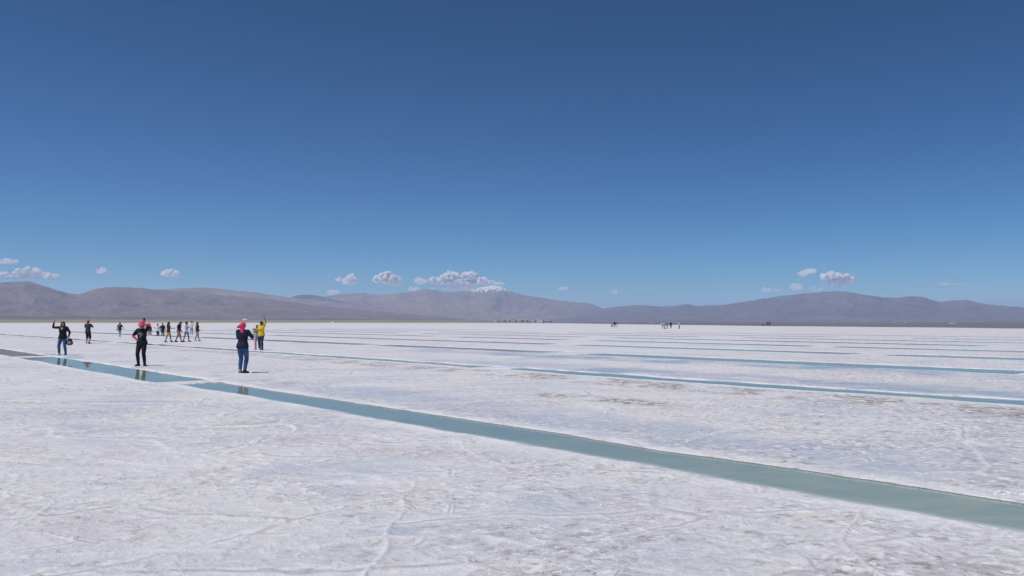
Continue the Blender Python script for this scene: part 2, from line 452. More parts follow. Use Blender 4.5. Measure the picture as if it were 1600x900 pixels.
xs_r = [-1500, -300, 0, 200, 400, 600, 800, 900, 1000, 1200, 1700, 3000]
ys_r = [16, 15, 13.0, 10.5, 8.0, 5.2, 2.3, 1.0, 0.6, 0.8, 0.8, 0.8]
pxs = np.arange(-1200, 2801, 6.0)
azs = np.arctan((pxs - 800) / F_PX)
re = np.exp(edge_px(pxs)) / np.cos(azs) * np.cos(azs)
re = re * (1 + 0.05 * fbm(pxs * 0.011, pxs * 0, 4, 5))
RF = 5000.0
S = np.concatenate([[-0.01, 0.0, 0.004, 0.01], np.geomspace(0.02, 1, 44)])
vr = re[None, :] + S[:, None] * (RF - re)[None, :]
rise = np.interp(pxs, xs_r, ys_r)[None, :]
zz = np.where(S[:, None] < 0, -0.25, 0.03 + rise / F_PX * vr * np.clip(S[:, None], 0, 1) ** 0.75 + 1.62 * np.clip(S[:, None] * 6, 0, 1) * (rise > 2))
zz += np.clip(S[:, None], 0, 1) * 6.0 * np.clip(rise / 6, 0.05, 1) * fbm(vr / 600 + 0 * pxs, pxs[None, :] / 60 + 0 * vr, 4, 71)
V = np.stack([vr * np.sin(azs), vr * np.cos(azs), zz], 2).reshape(-1, 3)
ii = np.arange(V.shape[0]).reshape(len(S), len(pxs))
Fq = np.stack([ii[:-1, :-1].ravel(), ii[:-1, 1:].ravel(), ii[1:, 1:].ravel(), ii[1:, :-1].ravel()], 1)
k = NT('shore_soil')
P = k.pos()
sep = k.n('ShaderNodeSeparateXYZ', {0: P})
dist = k.n('ShaderNodeVectorMath', {0: P}, operation='LENGTH').outputs['Value']
ratio = k.math('DIVIDE', sep.outputs[0], sep.outputs[1])           # bearing of a place from the salt works
grassy = k.ramp(ratio, 0.10, -0.12)
nz = k.noise(k.scale(P, (1, 1, 1)), 0.004, 6, 0.65)
nz2 = k.noise(k.scale(P, (0.5, 1, 1)), 0.02, 5, 0.65)
band = k.math('ADD', sep.outputs[2], k.math('MULTIPLY', k.math('SUBTRACT', nz, 0.5), 9.0))
c_near = k.mixc(k.ramp(nz2, 0.4, 0.62), (0.27, 0.205, 0.105), (0.36, 0.28, 0.155))
c_dark = k.mixc(k.ramp(nz2, 0.4, 0.65), (0.135, 0.095, 0.080), (0.185, 0.135, 0.115))
cl = k.mixc(k.ramp(band, 7.0, 14.0), c_near, c_dark)
cr = k.mixc(k.ramp(nz, 0.4, 0.6), (0.165, 0.165, 0.195), (0.20, 0.195, 0.225))
k.surface(Base_Color=k.mixc(grassy, cr, cl), Roughness=k.ramp(ratio, 0.02, 0.16, 0.95, 0.85), Specular_IOR_Level=0.15)  # mirage reflection painted into the mud to the right, dry steppe to the left
o = mesh_obj('shore_plain', V, Fq, k.mat)
tag(o, kind='structure')
o['label'] = 'brown and olive dry plain beyond the salt'

def mountain(name, sky_pts, d_ridge, d_foot, mat, gul=1.0, seed=1, back=1.5, taper=(False, False), power=1.55, snow=None, label=''):
    pts = sorted(sky_pts)
    X0, X1 = pts[0][0], pts[-1][0]
    px = np.arange(X0, X1 + 0.1, 1.6)
    xs_, ys_ = zip(*pts)
    # smooth interpolation (cubic Hermite with finite differences)
    xs_ = np.array(xs_, float); ys_ = np.array(ys_, float)
    dm = np.gradient(ys_, xs_)
    k_ = np.clip(np.searchsorted(xs_, px, side='right') - 1, 0, len(xs_) - 2)
    hh = xs_[k_ + 1] - xs_[k_]; u = (px - xs_[k_]) / hh
    py = (ys_[k_] * (2 * u**3 - 3 * u**2 + 1) + dm[k_] * hh * (u**3 - 2 * u**2 + u) + ys_[k_ + 1] * (-2 * u**3 + 3 * u**2) + dm[k_ + 1] * hh * (u**3 - u**2))
    py = py + 0.9 * fbm(px * 0.09, px * 0 + seed, 4, seed)
    az = np.arctan((px - 800) / F_PX)
    cyv = (450 - py) / F_PX
    dz = math.sin(PITCH) + cyv * math.cos(PITCH); dy = math.cos(PITCH) - cyv * math.sin(PITCH); dx = (px - 800) / F_PX
    tan = dz / np.hypot(dx, dy)
    az = np.arctan2(dx, dy)
    ridge_r = d_ridge * (1 + 0.05 * fbm(px * 0.012, px * 0 + 3, 3, seed + 2))
    H = tan * ridge_r + H_CAM
    if taper[0]: H = H * sstep(0, 60, px - X0)
    if taper[1]: H = H * sstep(0, 60, X1 - px)
    S = np.concatenate([np.linspace(0, 1, 90), np.linspace(1.02, back, 22)])
    prof = np.where(S < 1, S ** power, np.clip(1 - ((S - 1) / (back - 1)) ** 1.2, 0, 1))
    rad = d_foot + S[:, None] * (ridge_r - d_foot)[None, :]
    wxx = rad * np.sin(az); wyy = rad * np.cos(az)
    sc = d_ridge / 10000.0
    warp = 260 * sc * fbm(wxx / (900 * sc), wyy / (900 * sc), 3, seed + 9)
    lat = (az * d_ridge)[None, :] + warp
    g1 = 1 - np.abs(fbm(lat / (620 * sc), rad / (2600 * sc), 4, seed + 4)) * 2.0
    g2 = 1 - np.abs(fbm(lat / (190 * sc), rad / (1100 * sc), 4, seed + 6)) * 2.0
    g3 = fbm(wxx / (160 * sc), wyy / (160 * sc), 4, seed + 14)
    env = np.where(S < 1, (1 - S ** 6) * S ** 0.6, 0.5 * (S - 1))[:, None]
    z = H[None, :] * (prof[:, None] + gul * env * (0.15 * (g1 - 0.6) + 0.07 * (g2 - 0.6) + 0.03 * g3))
    lim = (tan * 0.985)[None, :] * rad + H_CAM
    z = np.where((S < 0.985)[:, None], np.minimum(z, lim), z) - np.where(S == 0, 30, 0)[:, None] * 1.0
    z = np.where((S >= back - 1e-6)[:, None], -20.0, z)
    V = np.stack([wxx, wyy, z], 2).reshape(-1, 3)
    ii = np.arange(V.shape[0]).reshape(len(S), len(px))
    Fq = np.stack([ii[:-1, :-1].ravel(), ii[:-1, 1:].ravel(), ii[1:, 1:].ravel(), ii[1:, :-1].ravel()], 1)
    o = mesh_obj(name, V, Fq, mat)
    tag(o, kind='structure')
    o['label'] = label
    return o

MT_A = soil_material('umber_slope', ((0.20, 0.150, 0.155), (0.26, 0.19, 0.19), (0.15, 0.118, 0.128)), 0.0018)
MT_B = soil_material('rosy_slope', ((0.28, 0.215, 0.21), (0.36, 0.27, 0.25), (0.21, 0.17, 0.175)), 0.0015)
MT_C = soil_material('slate_slope', ((0.15, 0.14, 0.16), (0.19, 0.17, 0.185), (0.12, 0.115, 0.13)), 0.0016)
MT_E = soil_material('dusk_slope', ((0.19, 0.175, 0.215), (0.25, 0.215, 0.25), (0.145, 0.14, 0.175)), 0.0015)

# snow-topped massif: rosy slopes, snow above a patchy line
k = NT('snowy_slope')
P = k.pos()
sep = k.n('ShaderNodeSeparateXYZ', {0: P})
a = k.noise(k.scale(P, (1, 1, 2)), 0.0015, 7, 0.62, 0.5)
b = k.noise(k.scale(P, (1, 1, 3)), 0.009, 6, 0.65)
c = k.mixc(k.ramp(a, 0.36, 0.64), (0.26, 0.205, 0.21), (0.34, 0.26, 0.25))
c = k.mixc(k.ramp(b, 0.42, 0.68, 0, 0.65), c, (0.19, 0.155, 0.15))
lon = k.math('DIVIDE', sep.outputs[0], sep.outputs[1])
sn = k.noise(k.scale(P, (1, 0.12, 0.25)), 0.05, 4, 0.6)
lvl = k.math('ADD', sep.outputs[2], k.math('MULTIPLY', k.math('SUBTRACT', sn, 0.5), 320.0))
reg = k.math('MULTIPLY', k.ramp(lon, -0.062, -0.046), k.ramp(lon, 0.004, -0.010))
snow = k.math('MULTIPLY', reg, k.ramp(lvl, 386, 396))
k.surface(Base_Color=k.mixc(snow, c, (0.86, 0.87, 0.90)), Roughness=0.9, Specular_IOR_Level=0.15)
MT_S = k.mat

mountain('mountain', [(-420, 448), (-300, 438), (-180, 446), (-90, 439), (0, 441), (20, 440), (45, 440), (70, 447), (95, 455), (122, 459.5), (145, 452.5), (170, 448.5), (200, 449), (240, 452), (270, 455), (320, 459), (380, 464), (440, 470), (500, 478), (560, 484), (640, 491), (720, 498), (760, 502.5)],
         5800, 3500, MT_A, 1.0, 11, label='dark umber mountain range at the left', taper=(True, False))
mountain('mountain', [(170, 470), (210, 456), (250, 452), (290, 450), (330, 450), (365, 453.5), (400, 457), (420, 460), (445, 464), (500, 470), (560, 476), (640, 484), (720, 491), (800, 497), (850, 501)],
         7800, 5300, MT_B, 0.8, 23, label='rosy rounded mountain behind the dark range', taper=(True, False))
mountain('mountain', [(400, 478), (430, 468), (447, 465), (470, 461), (490, 461), (505, 464), (530, 470), (570, 478), (620, 486)],
         8600, 7000, MT_C, 0.7, 31, label='small slate blue hill between the two ranges', taper=(True, True))
mountain('mountain', [(440, 480), (480, 470), (500, 466), (520, 461), (540, 459), (560, 458), (600, 460), (630, 457), (650, 454), (665, 452), (680, 453.5), (700, 457), (720, 455), (740, 452), (757, 448), (770, 446), (785, 449), (800, 456), (820, 461), (850, 465.5), (880, 470), (900, 472), (920, 474), (940, 481), (980, 489), (1040, 496), (1100, 501)],
         10000, 6800, MT_S, 0.9, 43, label='broad mauve massif with a snow capped peak', taper=(True, False))
mountain('mountain', [(855, 501), (880, 496), (900, 491.5), (930, 485), (960, 479.5), (985, 477.5), (1000, 477), (1020, 478), (1040, 479), (1060, 477), (1072, 475), (1090, 478), (1105, 476.5), (1120, 477), (1150, 473.5), (1180, 468.5), (1200, 465.5), (1225, 462), (1250, 459), (1290, 456), (1310, 455), (1340, 458.5), (1370, 463), (1390, 465.5), (1420, 463), (1440, 464), (1470, 471), (1490, 469.5), (1510, 468.5), (1530, 473), (1560, 477), (1600, 480), (1680, 484), (1780, 478), (1900, 470), (2050, 480)],
         8000, 5000, MT_E, 0.9, 57, label='long bluish mountain range at the right', taper=(False, True))

# ---------------------------------------------------------------- haze (one even box of air)
HB = [(-20500, 20500), (-20500, 20500), (-2.0, 485.0)]
hv = [(xx, yy, z_) for z_ in HB[2] for yy in HB[1] for xx in HB[0]]
hf = [(0, 2, 3, 1), (4, 5, 7, 6), (0, 1, 5, 4), (2, 6, 7, 3), (0, 4, 6, 2), (1, 3, 7, 5)]
k = NT('haze_air')
pv = k.n('ShaderNodeVolumePrincipled', {'Color': (0.55, 0.72, 1.0, 1), 'Density': 8.2e-5, 'Anisotropy': 0.0})
k.t.links.new(pv.outputs[0], k.out.inputs['Volume'])
hz = mesh_obj('haze', hv, hf, k.mat, smooth=False)
tag(hz, 'thin blue haze of air over the salt flat', None, None, 'stuff')

# ================================================================ people
from mathutils.bvhtree import BVHTree

def cloth(name, c, rough=0.85, var=0.12, scale=9.0):
    k = NT(name)
    P = k.n('ShaderNodeTexCoord').outputs['Object']
    a = k.noise(P, scale, 4, 0.6)
    b = k.noise(k.scale(P, (1, 1, 0.35)), scale * 2.2, 3, 0.6, 0.6)
    dark = tuple(v * (1 - var * 1.6) for v in c); lite = tuple(min(0.95, v * (1 + var) + 0.004) for v in c)
    col = k.mixc(k.ramp(a, 0.3, 0.7), dark, lite)
    k.surface(Base_Color=col, Roughness=rough, Specular_IOR_Level=0.25, Normal=k.bump(b, 0.5, 0.02))
    return k.mat

def skin(name, c):
    k = NT(name)
    P = k.n('ShaderNodeTexCoord').outputs['Object']
    a = k.noise(P, 14.0, 4, 0.6)
    col = k.mixc(k.ramp(a, 0.3, 0.7), tuple(v * 0.88 for v in c), c)
    k.surface(Base_Color=col, Roughness=0.55, Specular_IOR_Level=0.35)
    return k.mat

SK_L = skin('fair_skin', (0.46, 0.29, 0.22))
SK_M = skin('tan_skin', (0.38, 0.215, 0.155))
SK_D = skin('brown_skin', (0.31, 0.165, 0.12))
HAIR_K = cloth('black_hair', (0.018, 0.014, 0.013), 0.5, 0.3, 30)
HAIR_B = cloth('brown_hair', (0.075, 0.035, 0.026), 0.5, 0.3, 30)
HAIR_G = cloth('greying_hair', (0.12, 0.10, 0.095), 0.6, 0.3, 30)
FAB = {n: cloth(n.replace(' ', '_') + '_fabric', c) for n, c in {
    'black': (0.014, 0.014, 0.018), 'navy': (0.016, 0.020, 0.045), 'blue denim': (0.042, 0.105, 0.25),
    'dark denim': (0.026, 0.042, 0.105), 'light denim': (0.25, 0.36, 0.50), 'pale denim': (0.42, 0.50, 0.58),
    'charcoal': (0.045, 0.055, 0.058), 'pink': (0.82, 0.055, 0.16), 'rose': (0.78, 0.16, 0.24), 'red': (0.70, 0.045, 0.06),
    'white': (0.78, 0.77, 0.79), 'yellow': (0.80, 0.55, 0.035), 'mustard': (0.66, 0.44, 0.10), 'tan': (0.36, 0.21, 0.15),
    'maroon': (0.10, 0.012, 0.035), 'pink trouser': (0.62, 0.24, 0.40), 'grey': (0.30, 0.27, 0.29), 'light grey': (0.50, 0.50, 0.53),
    'dusty pink': (0.50, 0.33, 0.32), 'brown top': (0.085, 0.030, 0.028), 'olive black': (0.035, 0.028, 0.018), 'khaki': (0.33, 0.31, 0.27)}.items()}
EYE = cloth('dark_eye', (0.02, 0.015, 0.012), 0.2, 0.0)
LIP = skin('lip_skin', (0.36, 0.13, 0.12))

class Geo:
    def __init__(self): self.v = []; self.f = []
    def rings(self, rings):
        n = len(rings[0]); base = len(self.v)
        for r_ in rings: self.v.extend(r_)
        for i in range(len(rings) - 1):
            for j in range(n):
                a = base + i * n + j; b = base + i * n + (j + 1) % n
                self.f.append((a, b, b + n, a + n))
        for end, i in ((0, 0), (1, len(rings) - 1)):
            c = sum((Vector(p) for p in rings[i]), Vector()) / n
            self.v.append(c); ci = len(self.v) - 1
            for j in range(n):
                a = base + i * n + j; b = base + i * n + (j + 1) % n
                self.f.append((b, a, ci) if end == 0 else (a, b, ci))
    def tube(self, pts, rad, n=14, ref=None, flat=1.0, cap=True):
        """tapered limb through pts; rad per point; flat squeezes across ref"""
        pts = [Vector(p) for p in pts]
        P, Rr = [], []
        m = len(pts)
        for i in range(m - 1):
            p0 = pts[max(i - 1, 0)]; p1 = pts[i]; p2 = pts[i + 1]; p3 = pts[min(i + 2, m - 1)]
            for s in range(4):
                u = s / 4.0
                c = 0.5 * ((2 * p1) + (p2 - p0) * u + (2 * p0 - 5 * p1 + 4 * p2 - p3) * u * u + (3 * p1 - p0 - 3 * p2 + p3) * u ** 3)
                l = p1.lerp(p2, u)
                P.append(l.lerp(c, 0.6)); uu = u * u * (3 - 2 * u); Rr.append(rad[i] * (1 - uu) + rad[i + 1] * uu)
        P.append(pts[-1]); Rr.append(rad[-1])
        rg = []
        x = None
        for i, p in enumerate(P):
            t = (P[min(i + 1, len(P) - 1)] - P[max(i - 1, 0)]).normalized()
            if x is None:
                q = Vector(ref) if ref is not None else (Vector((1, 0, 0)) if abs(t.x) < 0.8 else Vector((0, 1, 0)))
                x = (q - t * q.dot(t)).normalized()
            else:
                x = (x - t * x.dot(t)).normalized()
            yv = t.cross(x)
            ring = lambda c, r_: [c + x * (r_ * math.cos(2 * math.pi * k / n)) + yv * (r_ * flat * math.sin(2 * math.pi * k / n)) for k in range(n)]
            if cap and i == 0:
                rg.append(ring(p - t * Rr[0] * 0.85, Rr[0] * 0.5)); rg.append(ring(p - t * Rr[0] * 0.5, Rr[0] * 0.85))
            rg.append(ring(p, Rr[i]))
            if cap and i == len(P) - 1:
                rg.append(ring(p + t * Rr[i] * 0.5, Rr[i] * 0.85)); rg.append(ring(p + t * Rr[i] * 0.85, Rr[i] * 0.5))
        self.rings(rg)
    def loft(self, secs, n=22):
        """sections: (centre, half width vector, half depth vector)"""
        rg = []
        for c, a, b in secs:
            c, a, b = Vector(c), Vector(a), Vector(b)
            rg.append([c + a * (abs(math.cos(w)) ** 0.85 * math.copysign(1, math.cos(w))) + b * (abs(math.sin(w)) ** 0.85 * math.copysign(1, math.sin(w)))
                       for w in (2 * math.pi * (k + 0.5) / n for k in range(n))])
        self.rings(rg)
    def ell(self, c, r, M=None, n=16, m=10):
        c = Vector(c); rg = []
        for i in range(1, m):
            th = math.pi * i / m
            ring = []
            for j in range(n):
                ph = 2 * math.pi * j / n
                p = Vector((r[0] * math.sin(th) * math.cos(ph), r[1] * math.sin(th) * math.sin(ph), -r[2] * math.cos(th)))
                ring.append(c + ((M @ p) if M else p))
            rg.append(ring)
        self.rings(rg)
    def build(self, name, mat, parent=None, voxel=0.01, smooth=2, ratio=None):
        me = bpy.data.meshes.new(name)
        me.from_pydata([tuple(v) for v in self.v], [], self.f); me.update()
        o = bpy.data.objects.new(name, me); COL.objects.link(o)
        if voxel:
            r_ = o.modifiers.new('r', 'REMESH'); r_.mode = 'VOXEL'; r_.voxel_size = voxel; r_.use_smooth_shade = True
            if smooth:
                s_ = o.modifiers.new('s', 'SMOOTH'); s_.factor = 0.5; s_.iterations = smooth
            dg = bpy.context.evaluated_depsgraph_get()
            new = bpy.data.meshes.new_from_object(o.evaluated_get(dg))
            o.modifiers.clear(); o.data = new; bpy.data.meshes.remove(me); new.name = name; me = new
        me.materials.clear(); me.materials.append(mat)
        me.polygons.foreach_set('use_smooth', [True] * len(me.polygons))
        if parent: o.parent = parent
        return o

def ik(a, target, l1, l2, pole):
    a, target, pole = Vector(a), Vector(target), Vector(pole)
    d = target - a; L = min(d.length, (l1 + l2) * 0.998); L = max(L, abs(l1 - l2) + 0.02)
    dn = d.normalized(); end = a + dn * L
    x = (l1 * l1 - l2 * l2 + L * L) / (2 * L); hh = math.sqrt(max(l1 * l1 - x * x, 0))
    pl = (pole - dn * pole.dot(dn)).normalized()
    return a + dn * x + pl * hh, end

def hand(g, wrist, d, palm_n, side, curl=0.5, s=1.0, reach=None):
    """palm and five bent fingers; d: pointing direction, palm_n: out of the palm"""
    d = Vector(d).normalized(); pn = Vector(palm_n); pn = (pn - d * pn.dot(d)).normalized()
    lat = d.cross(pn) * side                              # towards the thumb
    w = Vector(wrist)
    kn = w + d * 0.088 * s
    g.loft([(w - d * 0.01, lat * 0.026 * s, pn * 0.021 * s), (w + d * 0.025 * s, lat * 0.036 * s, pn * 0.019 * s),
            (w + d * 0.06 * s, lat * 0.042 * s, pn * 0.016 * s), (kn, lat * 0.040 * s, pn * 0.012 * s)], 14)
    for i, (ln, off) in enumerate(((0.066, 0.029), (0.074, 0.010), (0.069, -0.010), (0.054, -0.029))):
        p = kn - d * 0.012 * s + lat * off * s
        dirv = (d + lat * off * 2.2).normalized()
        pts = [p]; a = 0.0
        for q, fr in enumerate((0.12, 0.42, 0.28, 0.22)):
            a += (0.1, 0.55, 0.75, 0.6)[q] * curl * (1 + 0.08 * i)
            p = p + (dirv * math.cos(a) + pn * math.sin(a)) * ln * fr * s * (1.4 if q == 0 else 1.0)
            pts.append(p)
        g.tube(pts, [0.0105 * s, 0.0098 * s, 0.0092 * s, 0.0085 * s, 0.0072 * s], 8)
    p = w + d * 0.022 * s + lat * 0.030 * s
    pts = [p, p + (d * 0.5 + lat * 0.75 + pn * 0.25).normalized() * 0.034 * s]
    pts.append(pts[-1] + (d * 0.85 + lat * 0.35 + pn * (0.2 + 0.5 * curl)).normalized() * 0.030 * s)
    pts.append(pts[-1] + (d * 0.95 + lat * 0.05 + pn * (0.25 + 0.6 * curl)).normalized() * 0.024 * s)
    g.tube(pts, [0.0150 * s, 0.0125 * s, 0.0108 * s, 0.0088 * s], 8)

SALT = g
def ground_z(x, y):
    hit, loc, nr_, _ = SALT.ray_cast(Vector((x, y, 3)), Vector((0, 0, -1)))
    return loc.z if hit else 0.0
bpy.context.view_layer.update()

def person(px, py, height, face, label, group=None, build=1.0, sex='f', skinm=SK_M, hair=('short', HAIR_K), hat=None,
           top=('black', 'short'), bottom=('blue denim', 'long'), shoes='black', feet=((-0.11, 0.0), (0.11, 0.0)),
           arms=('hang', 'hang'), tilt=0.0, head=(0.0, 0.0), pelvis=0.90, vox=0.012, under=None, twist=0.0, toe=(0.25, 0.25), lift=(0, 0), gz=None, skirt=0.0, hem=0.80):
    X, Y = gp(px, py)
    k = height / 1.66                                     # face: 0 = away from the camera, pi = towards it, pi/2 = to the right
    z0 = ground_z(X, Y)
    root = empty('person', (X, Y, z0), -face)
    root.scale = (k, k, k)
    tag(root, label, 'person', group)
    fem = sex == 'f'
    sw = 0.170 if fem else 0.195                         # shoulder half width
    hw = 0.090
    Mt = Matrix.Rotation(-tilt, 3, 'X') @ Matrix.Rotation(twist, 3, 'Z')
    pv = Vector((0, 0, pelvis))
    def up(p):
        p = Vector(p); p.z += 0.0
        return pv + Mt @ (p - Vector((0, 0, 0.90)))
    rt = Mt @ Vector((1, 0, 0)); fw = Mt @ Vector((0, 1, 0)); upv = Mt @ Vector((0, 0, 1))
    # ---- joints
    legs = []
    for s, (fx, fy), lf, td in ((-1, feet[0], lift[0], toe[0]), (1, feet[1], lift[1], toe[1])):
        hip = pv + Vector((s * hw, 0, -0.02))
        ank = Vector((fx, fy, 0.085 + lf))
        kn, an = ik(hip, ank, 0.415, 0.405, Vector((s * 0.12, 1, 0.1)))
        legs.append((hip, kn, an, Vector((math.sin(td) * s, math.cos(td), 0)), s))
    arm = []
    for s, spec in ((-1, arms[0]), (1, arms[1])):
        sh = up((s * sw, 0.0, 1.375))
        if spec == 'hang': spec = ((s * 0.09, 0.05, -0.50), (s * 0.5, -1, 0), 0.45)
        elif spec == 'swing_f': spec = ((s * 0.05, 0.22, -0.46), (s * 0.4, -1, 0), 0.6)
        elif spec == 'swing_b': spec = ((s * 0.07, -0.16, -0.49), (s * 0.4, -1, 0), 0.5)
        elif spec == 'fold': spec = ((-s * 0.08, 0.27, -0.17), (s * 1.0, -0.1, -0.8), 0.7)
        elif spec == 'phone': spec = ((-s * 0.09, 0.30, -0.05), (s * 0.8, 0, -1), 0.7)
        off, pole, curl = spec
        e, w = ik(sh, sh + rt * off[0] + fw * off[1] + Vector((0, 0, off[2])), 0.285, 0.255, rt * pole[0] + fw * pole[1] + Vector((0, 0, pole[2])))
        arm.append((sh, e, w, s, curl))
    neck = up((0, -0.005, 1.44)); 
    yaw, pit = head
    Mh = Mt @ Matrix.Rotation(yaw, 3, 'Z') @ Matrix.Rotation(-pit, 3, 'X')
    hc = neck + Mh @ Vector((0, 0.022, 0.118))
    H = lambda p: hc + Mh @ Vector(p)
    b_ = build
    # profile of the trunk: height, half width, half depth, forward shift
    if fem: prof = [(0.79, .120, .100, 0), (0.84, .165, .120, -.01), (0.90, .172, .122, -.012), (0.98, .150, .105, 0), (1.06, .128, .092, .005), (1.14, .135, .098, .01), (1.22, .148, .118, .02), (1.30, .152, .108, .012), (1.37, .150, .080, 0), (1.415, .105, .062, -.005), (1.45, .058, .055, -.005)]
    else: prof = [(0.79, .115, .095, 0), (0.84, .152, .112, -.005), (0.90, .158, .112, -.008), (0.98, .150, .105, 0), (1.06, .148, .102, .005), (1.14, .155, .106, .008), (1.22, .168, .116, .012), (1.30, .176, .112, .008), (1.37, .172, .085, 0), (1.42, .115, .064, -.005), (1.455, .062, .058, -.005)]
    def trunk(zlo, zhi, grow, flare=0.0):
        out = []
        zs = [z for (z, *_ ) in prof]
        allz = sorted(set([zlo, zhi] + [z for z in zs if zlo < z < zhi]))
        for z in allz:
            a = np.interp(z, zs, [p[1] for p in prof]); d = np.interp(z, zs, [p[2] for p in prof]); f = np.interp(z, zs, [p[3] for p in prof])
            bb = 1 + (b_ - 1) * (1.0 if z < 1.3 else 0.5)
            fl = flare * max(0, (1.15 - z))
            base = up((0, f, z)) if z >= 0.90 else pv + Vector((0, f, z - 0.90))
            r_, w_ = (rt, fw) if z >= 0.90 else (Vector((1, 0, 0)), Vector((0, 1, 0)))
            out.append((base, r_ * (a * bb + grow + fl), w_ * (d * bb + grow + fl)))
        return out
    # ---- the body: one continuous surface
    G = Geo()
    G.loft(trunk(0.79, 1.455, 0))
    G.tube([up((0, -0.008, 1.40)), neck, H((0, -0.018, -0.06))], [0.058, 0.052, 0.050])
    G.ell(hc + Mh @ Vector((0, -0.008, 0.018)), (0.074, 0.092, 0.098), Mh)
    G.ell(H((0, 0.022, -0.045)), (0.056, 0.066, 0.066), Mh)
    G.ell(H((0, 0.058, -0.088)), (0.026, 0.024, 0.022), Mh)
    G.tube([H((0, 0.080, 0.012)), H((0, 0.092, -0.012)), H((0, 0.104, -0.030))], [0.009, 0.012, 0.015], 8)
    for s in (-1, 1):
        G.ell(H((s * 0.075, -0.005, -0.012)), (0.010, 0.020, 0.032), Mh)
        G.tube([H((s * 0.012, 0.086, 0.030)), H((s * 0.036, 0.079, 0.034)), H((s * 0.052, 0.064, 0.026))], [0.009, 0.010, 0.008], 8)
        G.ell(H((s * 0.040, 0.056, -0.032)), (0.022, 0.020, 0.024), Mh)
    bl = 1 + (b_ - 1) * 0.8
    for (hip, kn, an, td, s) in legs:
        G.tube([hip + Vector((0, 0, 0.03)), hip.lerp(kn, 0.35), kn, kn.lerp(an, 0.3) + Vector((0, -0.012, 0)), an],
               [0.088 * bl, 0.080 * bl, 0.056 * bl, 0.055 * bl, 0.038])
        G.tube([an + Vector((0, 0, -0.02)) - td * 0.045, an + td * 0.02 + Vector((0, 0, -0.03)), an + td * 0.11 + Vector((0, 0, -0.055)), an + td * 0.16 + Vector((0, 0, -0.066))], [0.032, 0.040, 0.030, 0.018], flat=0.9)
    for (sh, e, w, s, curl) in arm:
        G.tube([sh - rt * s * 0.03, sh, sh.lerp(e, 0.5), e, e.lerp(w, 0.35), w], [0.050, 0.054 * bl, 0.047 * bl, 0.039, 0.038, 0.027])
        d = (w - e).normalized()
        pn = (hc - w) if (w.z > sh.z) else (Vector((-s, 0.2, 0)))
        if abs(d.dot(pn.normalized())) > 0.9: pn = Vector((0, 1, 0))
        hand(G, w, d, pn, s, curl)
    body = G.build('body', skinm, root, min(vox, 0.009) if vox < 0.011 else vox * 0.85)
    if vox < 0.011:
        for s in (-1, 1):
            E_ = Geo(); E_.ell(H((s * 0.031, 0.081, 0.012)), (0.013, 0.008, 0.007), Mh, 10, 6); E_.build('eye', EYE, root, None)
        E_ = Geo(); E_.tube([H((-0.024, 0.083, -0.062)), H((0, 0.091, -0.062)), H((0.024, 0.083, -0.062))], [0.004, 0.008, 0.004], 8); E_.build('mouth', LIP, root, None)
    # ---- clothes
    cv = max(vox, 0.009)
    tcol, tsl = top
    T = Geo()
    T.loft(trunk(hem, 1.435 if tsl != 'tank' else 1.40, 0.017, 0.02))
    for (sh, e, w, s, curl) in arm:
        if tsl == 'tank':
            T.tube([sh - rt * s * 0.06, sh - rt * s * 0.02], [0.056, 0.056]); continue
        c0 = [sh - rt * s * 0.04, sh, sh.lerp(e, 0.5)]; r0 = [0.060, 0.067 * bl, 0.064 * bl]
        if tsl == 'short': c0 = [sh - rt * s * 0.04, sh, sh.lerp(e, 0.72)]
        if tsl == 'half': c0 += [e]; r0 += [0.060]
        if tsl == 'long': c0 += [e, e.lerp(w, 0.4), w - (w - e) * 0.06]; r0 = [0.060, 0.066 * bl, 0.060 * bl, 0.052, 0.048, 0.038]
        T.tube(c0, r0)
    shirt = T.build('shirt', FAB[tcol], root, cv)
    if under:
        for (sh, e, w, s, curl) in arm:
            U = Geo(); U.tube([sh.lerp(e, 0.55), e, e.lerp(w, 0.4), w], [0.056, 0.052, 0.047, 0.036]); U.build('undersleeve', FAB[under], root, cv)
    bcol, bl_ = bottom
    B = Geo()
    zt = 0.99 if hem < 0.95 else 1.03
    B.loft(trunk(0.785, zt, 0.013))
    for (hip, kn, an, td, s) in legs:
        if bl_ == 'shorts': c0 = [hip + Vector((0, 0, 0.03)), hip.lerp(kn, 0.30), hip.lerp(kn, 0.62)]; r0 = [0.100 * bl, 0.100 * bl, 0.096 * bl]
        elif bl_ == 'brief': c0 = [hip + Vector((0, 0, 0.03)), hip.lerp(kn, 0.15), hip.lerp(kn, 0.32)]; r0 = [0.100 * bl, 0.098 * bl, 0.096 * bl]
        elif bl_ == 'knee': c0 = [hip + Vector((0, 0, 0.03)), hip.lerp(kn, 0.35), kn, kn.lerp(an, 0.2)]; r0 = [0.100 * bl, 0.096 * bl, 0.082 * bl, 0.078 * bl]
        else: c0 = [hip + Vector((0, 0, 0.03)), hip.lerp(kn, 0.35), kn, kn.lerp(an, 0.3) + Vector((0, -0.012, 0)), an + Vector((0, 0, 0.005))]; r0 = [0.098 * bl, 0.090 * bl, 0.068 * bl, 0.066 * bl, 0.052]
        B.tube(c0, r0)
    B.build({'long': 'trousers'}.get(bl_, 'shorts'), FAB[bcol], root, cv)
    sc_ = shoes if isinstance(shoes, tuple) else (shoes, shoes)
